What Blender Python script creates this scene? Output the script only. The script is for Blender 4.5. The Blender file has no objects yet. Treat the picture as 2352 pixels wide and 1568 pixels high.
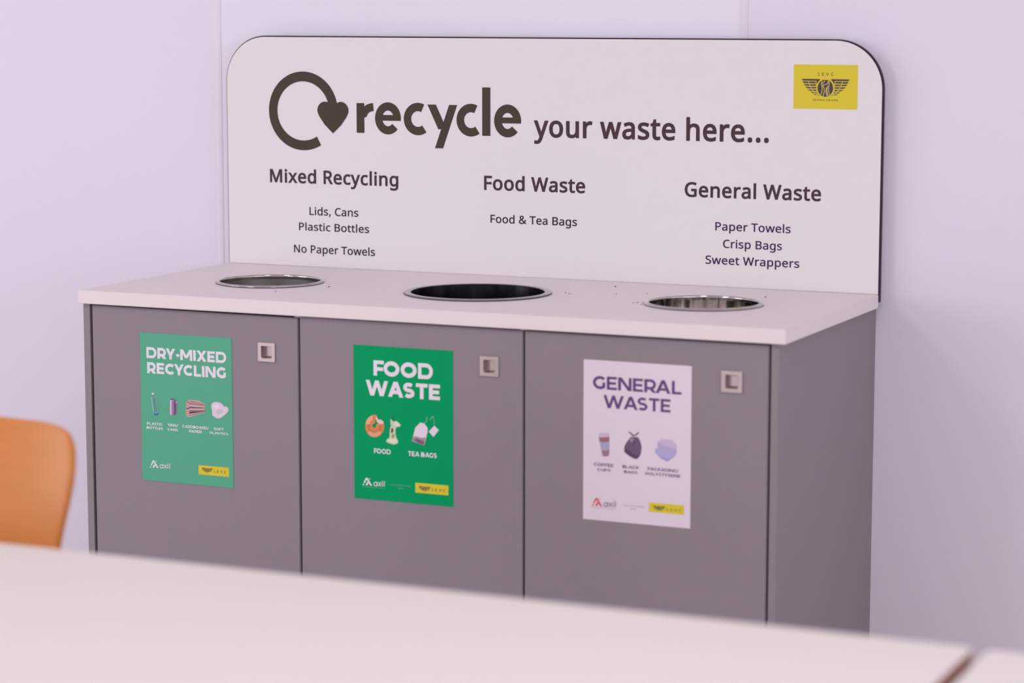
import bpy, bmesh, math, random
from mathutils import Vector, Matrix
from mathutils.geometry import tessellate_polygon

random.seed(7)
SC = bpy.context.scene
COL = SC.collection
PI = math.pi

# ------------------------------------------------------------------ camera, exposure, light
H = 0.9                                   # height of the worktop's upper face above the floor
CAM = (2.82146, -4.73446, 0.56512 + H)
YAW, PITCH, ROLL, FPX = -0.423523, -0.134381, 0.000602, 5716.86
cd = bpy.data.cameras.new('camera')
cam = bpy.data.objects.new('camera', cd)
COL.objects.link(cam)
SC.camera = cam
cd.sensor_fit = 'HORIZONTAL'
cd.sensor_width = 36.0
cd.lens = 36.0 * FPX / 2352.0
cd.clip_start = 0.05
_f = Vector((math.sin(YAW) * math.cos(PITCH), math.cos(YAW) * math.cos(PITCH), math.sin(PITCH)))
_r = Vector((math.cos(YAW), -math.sin(YAW), 0.0))
_u = _r.cross(_f)
_r2 = _r * math.cos(ROLL) + _u * math.sin(ROLL)
_u2 = -_r * math.sin(ROLL) + _u * math.cos(ROLL)
cam.matrix_world = Matrix(((_r2.x, _u2.x, -_f.x, CAM[0]), (_r2.y, _u2.y, -_f.y, CAM[1]), (_r2.z, _u2.z, -_f.z, CAM[2]), (0, 0, 0, 1)))
cd.dof.use_dof = True
cd.dof.focus_distance = 5.15
cd.dof.aperture_fstop = 2.5
cd.dof.aperture_blades = 9

SC.view_settings.view_transform = 'Standard'
SC.view_settings.look = 'None'
SC.view_settings.gamma = 1.0
SC.view_settings.exposure = -0.07
try:
    SC.view_settings.use_curve_mapping = False
except Exception:
    pass

w = bpy.data.worlds.new('room_daylight')
SC.world = w
w.use_nodes = True
w.node_tree.nodes['Background'].inputs[0].default_value = (0.93, 0.885, 0.96, 1)
w.node_tree.nodes['Background'].inputs[1].default_value = 1.15


def area(name, loc, aim, sx, sy, power, color):
    l = bpy.data.lights.new(name, 'AREA')
    l.shape = 'RECTANGLE'
    l.size, l.size_y, l.energy, l.color = sx, sy, power, color
    o = bpy.data.objects.new(name, l)
    COL.objects.link(o)
    o.location = loc
    o.rotation_euler = (Vector(aim) - Vector(loc)).to_track_quat('-Z', 'Y').to_euler()
    return o


area('window_light', (-3.3, -3.0, 1.75), (0.7, 0.0, 1.1), 1.8, 1.5, 20, (0.90, 0.86, 1.0))
area('right_fill_light', (4.7, -3.2, 1.25), (1.6, 0.0, 0.55), 2.2, 1.8, 19, (0.97, 0.90, 1.0))  # added fill that lifts the right wall and cabinet side
for gx in (-2.15, -1.30):
    area('poster_glare_light', (gx, -6.6, 1.05), (0.9, -0.6, 0.8), 0.36, 2.0, 15, (0.95, 0.9, 1.0))  # unseen upright strips, added to throw glare onto the posters
for i, (lx, ly) in enumerate(((-0.4, -2.9), (2.2, -2.9))):
    area('ceiling_lamp_light', (lx, ly, 2.66), (lx, ly, 0), 0.6, 0.6, 21, (1.0, 0.93, 0.95))

# ------------------------------------------------------------------ materials


def mat(name, color, rough=0.5, metal=0.0, spec=0.5, coat=0.0, coat_rough=0.1, noise=None, bump=None, aniso=0.0):
    m = bpy.data.materials.new(name)
    m.use_nodes = True
    nt = m.node_tree
    b = nt.nodes['Principled BSDF']
    b.inputs['Base Color'].default_value = (*color, 1)
    b.inputs['Roughness'].default_value = rough
    b.inputs['Metallic'].default_value = metal
    b.inputs['Specular IOR Level'].default_value = spec
    b.inputs['Coat Weight'].default_value = coat
    b.inputs['Coat Roughness'].default_value = coat_rough
    b.inputs['Anisotropic'].default_value = aniso
    tc = nt.nodes.new('ShaderNodeTexCoord')
    if noise:                                      # (scale xyz, amount): fine grain of the finish
        mp = nt.nodes.new('ShaderNodeMapping')
        mp.inputs['Scale'].default_value = noise[0]
        nz = nt.nodes.new('ShaderNodeTexNoise')
        nz.inputs['Scale'].default_value = 1.0
        nz.inputs['Detail'].default_value = 5.0
        nt.links.new(tc.outputs['Object'], mp.inputs['Vector'])
        nt.links.new(mp.outputs[0], nz.inputs['Vector'])
        mx = nt.nodes.new('ShaderNodeMix')
        mx.data_type = 'RGBA'
        a = noise[1]
        c2 = noise[2] if len(noise) > 2 else tuple(c * (1 + a) for c in color)
        mx.inputs[6].default_value = (*[c * (1 - a) for c in color], 1)
        mx.inputs[7].default_value = (*c2, 1)
        if len(noise) > 3:                         # harder contrast: streaks
            mr = nt.nodes.new('ShaderNodeMapRange')
            mr.inputs['From Min'].default_value, mr.inputs['From Max'].default_value = noise[3]
            nt.links.new(nz.outputs['Fac'], mr.inputs['Value'])
            nt.links.new(mr.outputs[0], mx.inputs[0])
        else:
            nt.links.new(nz.outputs['Fac'], mx.inputs[0])
        nt.links.new(mx.outputs[2], b.inputs['Base Color'])
    if bump:                                       # (scale xyz, strength, distance)
        mp = nt.nodes.new('ShaderNodeMapping')
        mp.inputs['Scale'].default_value = bump[0]
        nz = nt.nodes.new('ShaderNodeTexNoise')
        nz.inputs['Scale'].default_value = 1.0
        nz.inputs['Detail'].default_value = 3.0
        bp = nt.nodes.new('ShaderNodeBump')
        bp.inputs['Strength'].default_value = bump[1]
        bp.inputs['Distance'].default_value = bump[2]
        nt.links.new(tc.outputs['Object'], mp.inputs['Vector'])
        nt.links.new(mp.outputs[0], nz.inputs['Vector'])
        nt.links.new(nz.outputs['Fac'], bp.inputs['Height'])
        nt.links.new(bp.outputs[0], b.inputs['Normal'])
    return m


def srgb(r, g, b):
    return tuple(((c / 255 + 0.055) / 1.055) ** 2.4 if c > 10 else c / 255 / 12.92 for c in (r, g, b))


M = {}
M['wall'] = mat('white_wall_panel', (0.80, 0.765, 0.86), 0.38, spec=0.35)
M['wall_sheen'] = mat('white_wall_panel_with_sheen', (0.815, 0.795, 0.885), 0.30, spec=0.45)  # middle panel: bluish window reflection put into the base colour
M['strip'] = mat('white_joint_strip', (0.80, 0.76, 0.845), 0.4, spec=0.4)
M['ceiling'] = mat('white_ceiling', (0.84, 0.83, 0.83), 0.8)
M['floor'] = mat('beige_vinyl_floor', (0.56, 0.47, 0.46), 0.3, noise=((6, 6, 6), 0.12))
M['frame'] = mat('white_window_frame', (0.75, 0.74, 0.77), 0.4)
M['board'] = mat('white_laminate_board', (0.81, 0.79, 0.80), 0.42, spec=0.3)
M['board_edge'] = mat('dark_board_core', (0.040, 0.013, 0.040), 0.5, spec=0.2)
M['worktop'] = mat('white_worktop', (0.815, 0.765, 0.76), 0.45, spec=0.3)
M['grey'] = mat('grey_melamine', srgb(143, 135, 141), 0.55, spec=0.3, noise=((900, 900, 900), 0.10))
M['black'] = mat('dark_inside', (0.012, 0.008, 0.011), 0.7)
M['tab'] = mat('pale_grey_spacer', (0.42, 0.39, 0.42), 0.5)
M['nickel'] = mat('satin_nickel', (0.50, 0.43, 0.42), 0.36, metal=1.0)
M['steel'] = mat('polished_steel', (0.50, 0.47, 0.46), 0.10, metal=1.0)
M['steel_streaked'] = mat('streaked_steel', (0.30, 0.26, 0.235), 0.16, metal=1.0, noise=((38, 38, .6), 0.70, (0.95, 0.88, 0.86), (0.40, 0.62)))  # vertical brushing plus streaks of reflected light, both painted as colour noise
M['steel_dull'] = mat('brushed_steel', (0.27, 0.245, 0.24), 0.42, metal=1.0)
M['steel_dark'] = mat('dark_steel', (0.40, 0.37, 0.38), 0.22, metal=1.0)
M['liner'] = mat('black_plastic_liner', (0.002, 0.003, 0.0035), 0.28, spec=0.22, bump=((25, 25, 6), 0.5, 0.006))
M['ink'] = mat('brown_vinyl_print', (0.062, 0.046, 0.030), 0.55, spec=0.25, noise=((1400, 1400, 1400), 0.25))
M['ink_warm'] = mat('brown_violet_print', (0.066, 0.036, 0.042), 0.55, spec=0.25)
M['ink_violet'] = mat('violet_print', (0.062, 0.018, 0.090), 0.55, spec=0.25)
M['ink_blue'] = mat('slate_print', (0.038, 0.024, 0.048), 0.55, spec=0.25)
M['yellow'] = mat('yellow_sticker', srgb(222, 206, 58), 0.5, spec=0.2)
M['emblem'] = mat('dark_emblem_print', (0.055, 0.032, 0.045), 0.5)
M['olive'] = mat('olive_print', srgb(112, 92, 26), 0.5)
M['olive_line'] = mat('yellow_emblem_line', srgb(216, 200, 92), 0.5)
M['green_glare'] = mat('green_paper_with_glare', srgb(92, 178, 144), 0.55, spec=0.12)  # same green as its neighbour, with broad glare painted into the colour
M['green'] = mat('green_laminated_paper', srgb(0, 160, 98), 0.42, spec=0.07)
M['paper'] = mat('white_laminated_paper', (0.78, 0.71, 0.79), 0.35, spec=0.3)
M['letter_white'] = mat('white_print', (0.82, 0.79, 0.84), 0.5)
M['letter_purple'] = mat('purple_print', srgb(96, 66, 122), 0.45)
M['caption_purple'] = mat('pale_purple_print', srgb(128, 100, 136), 0.45)
M['logo_red'] = mat('red_print', srgb(222, 86, 100), 0.45)
M['logo_grey'] = mat('grey_print', srgb(120, 98, 124), 0.45)
M['thin_pale'] = mat('pale_thin_print', srgb(120, 196, 164), 0.5)
M['thin_grey'] = mat('pale_grey_thin_print', srgb(176, 156, 180), 0.5)
M['table'] = mat('white_table_laminate', (0.70, 0.665, 0.635), 0.40, spec=0.4)
M['table_edge'] = mat('brown_table_edge', srgb(172, 106, 80), 0.5, noise=((4, 4, 220), 0.2))
M['chrome'] = mat('chrome_tube', (0.7, 0.7, 0.7), 0.15, metal=1.0)
M['rubber'] = mat('black_rubber', (0.02, 0.02, 0.02), 0.7)
M['beech'] = mat('lacquered_beech_plywood', srgb(198, 124, 52), 0.38, spec=0.3, coat=0.35, coat_rough=0.22, noise=((3, 60, 60), 0.10))
M['seam'] = mat('dark_rubber_seam', (0.06, 0.045, 0.05), 0.5)
M['sealant'] = mat('beige_sealant', (0.64, 0.55, 0.51), 0.5)
M['crumb'] = mat('brown_crumb', (0.20, 0.11, 0.07), 0.8)

PRINT = dict(teal_light=(104, 172, 158), teal_mid=(84, 150, 140), teal_pale=(160, 206, 196), cap_white=(214, 212, 220), blue=(42, 90, 176), teal_dark=(60, 110, 120),
             tin_mid=(150, 122, 160), tin_light=(196, 176, 204), tin_pale=(224, 208, 226), tin_dark=(104, 72, 114), tin_black=(58, 44, 62),
             paper_tan=(196, 160, 158), paper_brown=(122, 84, 84), paper_white=(216, 192, 192), paper_dark=(66, 40, 50), paper_yellow=(204, 164, 96),
             pl_white=(224, 210, 226), pl_grey=(206, 196, 206), pl_pale=(234, 222, 236),
             dough=(222, 138, 74), dough_dark=(206, 118, 56), icing=(232, 176, 138), icing2=(226, 168, 132), icing3=(232, 206, 198),
             apple=(200, 216, 184), apple_pale=(226, 232, 210), apple_seed=(120, 62, 44), apple_green=(150, 160, 84), apple_stem=(40, 50, 34),
             tea_white=(232, 220, 230), tea_dark=(166, 148, 158), tea_black=(116, 98, 108), tea_string=(150, 206, 180),
             cup_white=(206, 190, 212), cup_brown=(152, 110, 116), cup_blue=(172, 170, 194), cup_brown2=(158, 122, 132),
             bag_mid=(106, 84, 112), bag_dark=(80, 60, 92), bag_light=(148, 136, 158),
             box_top=(204, 188, 216), box_mid=(184, 172, 208), box_low=(178, 174, 216), box_blue=(158, 162, 214))
for k_, c_ in PRINT.items():
    M[k_] = mat('print_' + k_, srgb(*c_), 0.45)

# ------------------------------------------------------------------ object helpers


def link(name, me, parent=None, loc=None):
    o = bpy.data.objects.new(name, me)
    COL.objects.link(o)
    if parent is not None:
        o.parent = parent
    if loc is not None:
        o.location = loc
    return o


def tag(o, label=None, cat=None, group=None, kind=None):
    for k, v in (('label', label), ('category', cat), ('group', group), ('kind', kind)):
        if v:
            o[k] = v
    return o


def from_bm(name, bm, mats, parent=None, loc=None, smooth=False, recalc=True):
    if recalc:
        bmesh.ops.recalc_face_normals(bm, faces=bm.faces)
    me = bpy.data.meshes.new(name)
    bm.to_mesh(me)
    bm.free()
    for m in (mats if isinstance(mats, (list, tuple)) else [mats]):
        me.materials.append(m)
    if smooth:
        for p in me.polygons:
            p.use_smooth = True
    return link(name, me, parent, loc)


def box(bm, x0, x1, y0, y1, z0, z1, bev=0.0, mi=0):
    vs = [bm.verts.new(p) for p in ((x0, y0, z0), (x1, y0, z0), (x1, y1, z0), (x0, y1, z0), (x0, y0, z1), (x1, y0, z1), (x1, y1, z1), (x0, y1, z1))]
    fs = [bm.faces.new([vs[i] for i in f]) for f in ((0, 3, 2, 1), (4, 5, 6, 7), (0, 1, 5, 4), (1, 2, 6, 5), (2, 3, 7, 6), (3, 0, 4, 7))]
    for f in fs:
        f.material_index = mi
    if bev:
        es = {e for f in fs for e in f.edges}
        r = bmesh.ops.bevel(bm, geom=list(es), offset=bev, segments=2, affect='EDGES', profile=0.5)
        for f in r['faces']:
            f.material_index = mi
    return fs


def lathe(bm, prof, n=96, c=(0, 0, 0), wob=None, mi=0):
    rings = []
    for (r, z) in prof:
        ring = []
        for k in range(n):
            a = 2 * PI * k / n
            rr = r + (wob(a, z) if wob else 0)
            ring.append(bm.verts.new((c[0] + rr * math.cos(a), c[1] + rr * math.sin(a), c[2] + z)))
        rings.append(ring)
    for a, b in zip(rings, rings[1:]):
        for k in range(n):
            f = bm.faces.new((a[k], a[(k + 1) % n], b[(k + 1) % n], b[k]))
            f.material_index = mi
            f.smooth = True
    return rings


def tube(bm, pts, r, n=12, mi=0):
    pts = [Vector(p) for p in pts]
    rings = []
    for i, p in enumerate(pts):
        t = (pts[min(i + 1, len(pts) - 1)] - pts[max(i - 1, 0)]).normalized()
        a = t.cross(Vector((0, 0, 1)) if abs(t.z) < 0.9 else Vector((1, 0, 0))).normalized()
        b = t.cross(a)
        rings.append([bm.verts.new(p + (a * math.cos(2 * PI * k / n) + b * math.sin(2 * PI * k / n)) * r) for k in range(n)])
    for a, b in zip(rings, rings[1:]):
        for k in range(n):
            f = bm.faces.new((a[k], a[(k + 1) % n], b[(k + 1) % n], b[k]))
            f.material_index = mi
            f.smooth = True
    bm.faces.new(rings[0][::-1])
    bm.faces.new(rings[-1])


def prism_y(bm, pts, y0, y1, m_face=0, m_side=0):
    """closed outline in (x, z) pushed from y0 (front) to y1 (back)"""
    a = [bm.verts.new((x, y0, z)) for x, z in pts]
    b = [bm.verts.new((x, y1, z)) for x, z in pts]
    bm.faces.new(a).material_index = m_face
    bm.faces.new(b[::-1]).material_index = m_face
    n = len(pts)
    for i in range(n):
        bm.faces.new((a[i], b[i], b[(i + 1) % n], a[(i + 1) % n])).material_index = m_side


def rounded(x0, x1, z0, z1, r, n=16, corners=(1, 1, 1, 1)):
    out = []
    for (cx, cz, a0, on) in ((x1 - r, z1 - r, 0, corners[0]), (x0 + r, z1 - r, 90, corners[1]), (x0 + r, z0 + r, 180, corners[2]), (x1 - r, z0 + r, 270, corners[3])):
        if on:
            for k in range(n + 1):
                a = math.radians(a0 + 90 * k / n)
                out.append((cx + r * math.cos(a), cz + r * math.sin(a)))
        else:
            out.append((x1 if a0 in (0, 270) else x0, z1 if a0 in (0, 90) else z0))
    return out


# ------------------------------------------------------------------ flat prints (x to the right, z up, facing -y)


def flat(bm, polys, y, mi=0, layered=True):
    """ink films: a polygon lying over an earlier one sits a hair in front of it"""
    done = []
    for p in polys:
        bx = (min(q[0] for q in p) + 1e-6, max(q[0] for q in p) - 1e-6, min(q[1] for q in p) + 1e-6, max(q[1] for q in p) - 1e-6)
        used = {l for (b, l) in done if b[0] < bx[1] and bx[0] < b[1] and b[2] < bx[3] and bx[2] < b[3]}
        lv = 0
        while layered and lv in used:
            lv += 1
        done.append((bx, lv))
        pcs = [p]
        if len(p) > 4:
            pcs = [[p[i] for i in t] for t in tessellate_polygon([[Vector((q[0] * 1000, q[1] * 1000, 0)) for q in p]])]
        for pc in pcs:
            f = bm.faces.new([bm.verts.new((x, y - lv * 8e-6, z)) for x, z in pc])
            f.normal_update()
            if f.normal.y > 0:
                f.normal_flip()
            f.material_index = mi


def stroke(pts, wd, closed=False):
    pts = [p for i, p in enumerate(pts) if i == 0 or abs(p[0] - pts[i - 1][0]) + abs(p[1] - pts[i - 1][1]) > 1e-6]
    if closed and abs(pts[0][0] - pts[-1][0]) + abs(pts[0][1] - pts[-1][1]) < 1e-6:
        pts = pts[:-1]
    n = len(pts)
    P = [Vector((p[0], p[1])) for p in pts]
    L, R = [], []
    for i in range(n):
        if closed:
            a, b = P[i] - P[i - 1], P[(i + 1) % n] - P[i]
        else:
            a = P[i] - P[i - 1] if i else P[1] - P[0]
            b = P[i + 1] - P[i] if i < n - 1 else P[-1] - P[-2]
        a, b = a.normalized(), b.normalized()
        na, nb = Vector((-a.y, a.x)), Vector((-b.y, b.x))
        m = (na + nb)
        m = m / max(0.35, m.dot(na)) if m.length > 1e-6 else na
        L.append(P[i] + m * wd / 2)
        R.append(P[i] - m * wd / 2)
    q = []
    for i in range(n if closed else n - 1):
        j = (i + 1) % n
        q.append([tuple(R[i]), tuple(R[j]), tuple(L[j]), tuple(L[i])])
    return q


def arc(cx, cy, rx, ry, a0, a1, n=28):
    return [(cx + rx * math.cos(math.radians(a0 + (a1 - a0) * k / n)), cy + ry * math.sin(math.radians(a0 + (a1 - a0) * k / n))) for k in range(n + 1)]


def rect(x0, x1, y0, y1):
    return [(x0, y0), (x1, y0), (x1, y1), (x0, y1)]


def diag(x0, y0, x1, y1, wd):
    wx = wd * math.hypot(x1 - x0, y1 - y0) / abs(y1 - y0)
    return [(x0 - wx / 2, y0), (x0 + wx / 2, y0), (x1 + wx / 2, y1), (x1 - wx / 2, y1)]


def cap_letter(ch, s):
    """geometric sans capital, cap height 1, stroke s: (polygons, width)"""
    h = s / 2
    t = s * 0.88                                        # horizontal strokes are a little thinner
    if ch == 'A':
        W = 0.98 + s * 0.6
        return [diag(s * .55, 0, W / 2 - s * .02, 1, s), diag(W - s * .55, 0, W / 2 + s * .02, 1, s), rect(W * .24, W * .76, .2, .2 + t)], W
    if ch == 'B':
        W = .70 + s
        o = [rect(0, s, 0, 1)]
        for y0, y1, k in ((.5 - t / 2, 1 - t / 2, .94), (t / 2, .5 + t / 2 - t * .0, 1)):
            r = (y1 - y0) / 2
            o += stroke([(h, y1), (W * k - h - r, y1)] + arc(W * k - h - r, (y0 + y1) / 2, r, r, 90, -90, 14) + [(h, y0)], t)
        return o, W
    if ch in 'CG':
        W = .86 + s * .75
        o = stroke(arc(W * .53, .5, W * .53 - h, .5 - h, 44, 316 if ch == 'C' else 322, 34), s)
        if ch == 'G':
            o.append(rect(W * .92 - s, W * .92, .13, .52))
        return o, W * .94
    if ch == 'D':
        W = .84 + s
        return stroke([(h, t / 2), (W - .5, t / 2)] + arc(W - .5, .5, .5 - h, .5 - t / 2, -90, 90, 24) + [(h, 1 - t / 2)], s * .94, True), W
    if ch == 'E':
        W = .60 + s * .75
        return [rect(0, s, 0, 1), rect(0, W, 0, t), rect(0, W, 1 - t, 1), rect(0, W * .92, .5 - t / 2, .5 + t / 2)], W
    if ch == 'F':
        W = .58 + s * .75
        return [rect(0, s, 0, 1), rect(0, W, 1 - t, 1), rect(0, W * .92, .44 - t / 2, .44 + t / 2)], W
    if ch == 'I':
        return [rect(0, s, 0, 1)], s
    if ch == 'K':
        W = .74 + s
        return [rect(0, s, 0, 1), diag(s * .5, .28, W - s * .75, 1, s * .95), diag(W - s * .66, 0, W * .42, .58, s * .95)], W
    if ch == 'L':
        W = .56 + s * .75
        return [rect(0, s, 0, 1), rect(0, W, 0, t)], W
    if ch == 'M':
        W = .92 + s * 1.4
        return [rect(0, s, 0, 1), rect(W - s, W, 0, 1), diag(s * .6, 1, W / 2, .22, s * .95), diag(W - s * .6, 1, W / 2, .22, s * .95)], W
    if ch == 'N':
        W = .78 + s * 1.1
        return [rect(0, s, 0, 1), rect(W - s, W, 0, 1), diag(s * .6, 1, W - s * .6, 0, s)], W
    if ch == 'O':
        W = .98 + s * .75
        return stroke(arc(W / 2, .5, W / 2 - h, .5 - h, 0, 360, 40)[:-1], s, True), W
    if ch in 'PR':
        W = .66 + s
        y0 = .34 - (.02 if ch == 'R' else 0)
        r = (1 - t / 2 - y0) / 2
        o = [rect(0, s, 0, 1)] + stroke([(h, 1 - t / 2), (W - h - r, 1 - t / 2)] + arc(W - h - r, y0 + r, r, r, 90, -90, 16) + [(h, y0)], s * .94)
        if ch == 'R':
            o.append(diag(W - s * .5, 0, W * .52, .36, s))
        return o, W
    if ch == 'S':
        W = .64 + s * .75
        ry = (1 - s * .92) / 4
        c = arc(W / 2, .5 + ry, W / 2 - h, ry, 38, 262, 20) + arc(W / 2, .5 - ry, W / 2 - h, ry, 82, -142, 20)
        return stroke(c, s * .92), W
    if ch == 'T':
        W = .66 + s * .75
        return [rect(0, W, 1 - t, 1), rect(W / 2 - h, W / 2 + h, 0, 1)], W
    if ch == 'U':
        W = .76 + s
        return stroke([(h, 1), (h, .42)] + arc(W / 2, .42, W / 2 - h, .42 - h, 180, 360, 20) + [(W - h, 1)], s), W
    if ch == 'V':
        W = .94 + s * .6
        return [diag(s * .55, 1, W / 2 - s * .02, 0, s), diag(W - s * .55, 1, W / 2 + s * .02, 0, s)], W
    if ch == 'W':
        W = 1.46 + s * .8
        return [diag(s * .55, 1, W * .29, 0, s), diag(W * .5, 1, W * .29, 0, s * .95), diag(W * .5, 1, W * .71, 0, s * .95), diag(W - s * .55, 1, W * .71, 0, s)], W
    if ch == 'X':
        W = .84 + s * .75
        return [diag(s * .6, 0, W - s * .6, 1, s), diag(W - s * .6, 0, s * .6, 1, s)], W
    if ch == 'Y':
        W = .86 + s * .6
        return [diag(s * .55, 1, W / 2, .36, s), diag(W - s * .55, 1, W / 2, .36, s), rect(W / 2 - h, W / 2 + h, 0, .45)], W
    if ch == '-':
        return [rect(0, .34, .30, .30 + t)], .34
    if ch == '/':
        return [diag(s * .4, -.12, .42, 1.08, s * .8)], .46
    return [], .22                                      # space


def caps(text, x0, x1, base, cap, s, track=0.12):
    polys, pen, prev = [], 0.0, ''
    for ch in text:
        g, wd = cap_letter(ch, s)
        if prev:
            pen += track
            if prev + ch in ('TA', 'AT', 'WA', 'AV', 'LY', 'RY', 'AY', 'PA', 'FO', 'LT', 'TY', 'YC', 'KA', 'AC', 'AG', 'RA', 'CY', 'AS'):
                pen -= .12
        polys += [[(pen + x, y) for x, y in p] for p in g]
        pen += wd
        prev = ch
    k = (x1 - x0) / pen
    return [[(x0 + x * k, base + y * cap) for x, y in p] for p in polys]


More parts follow.
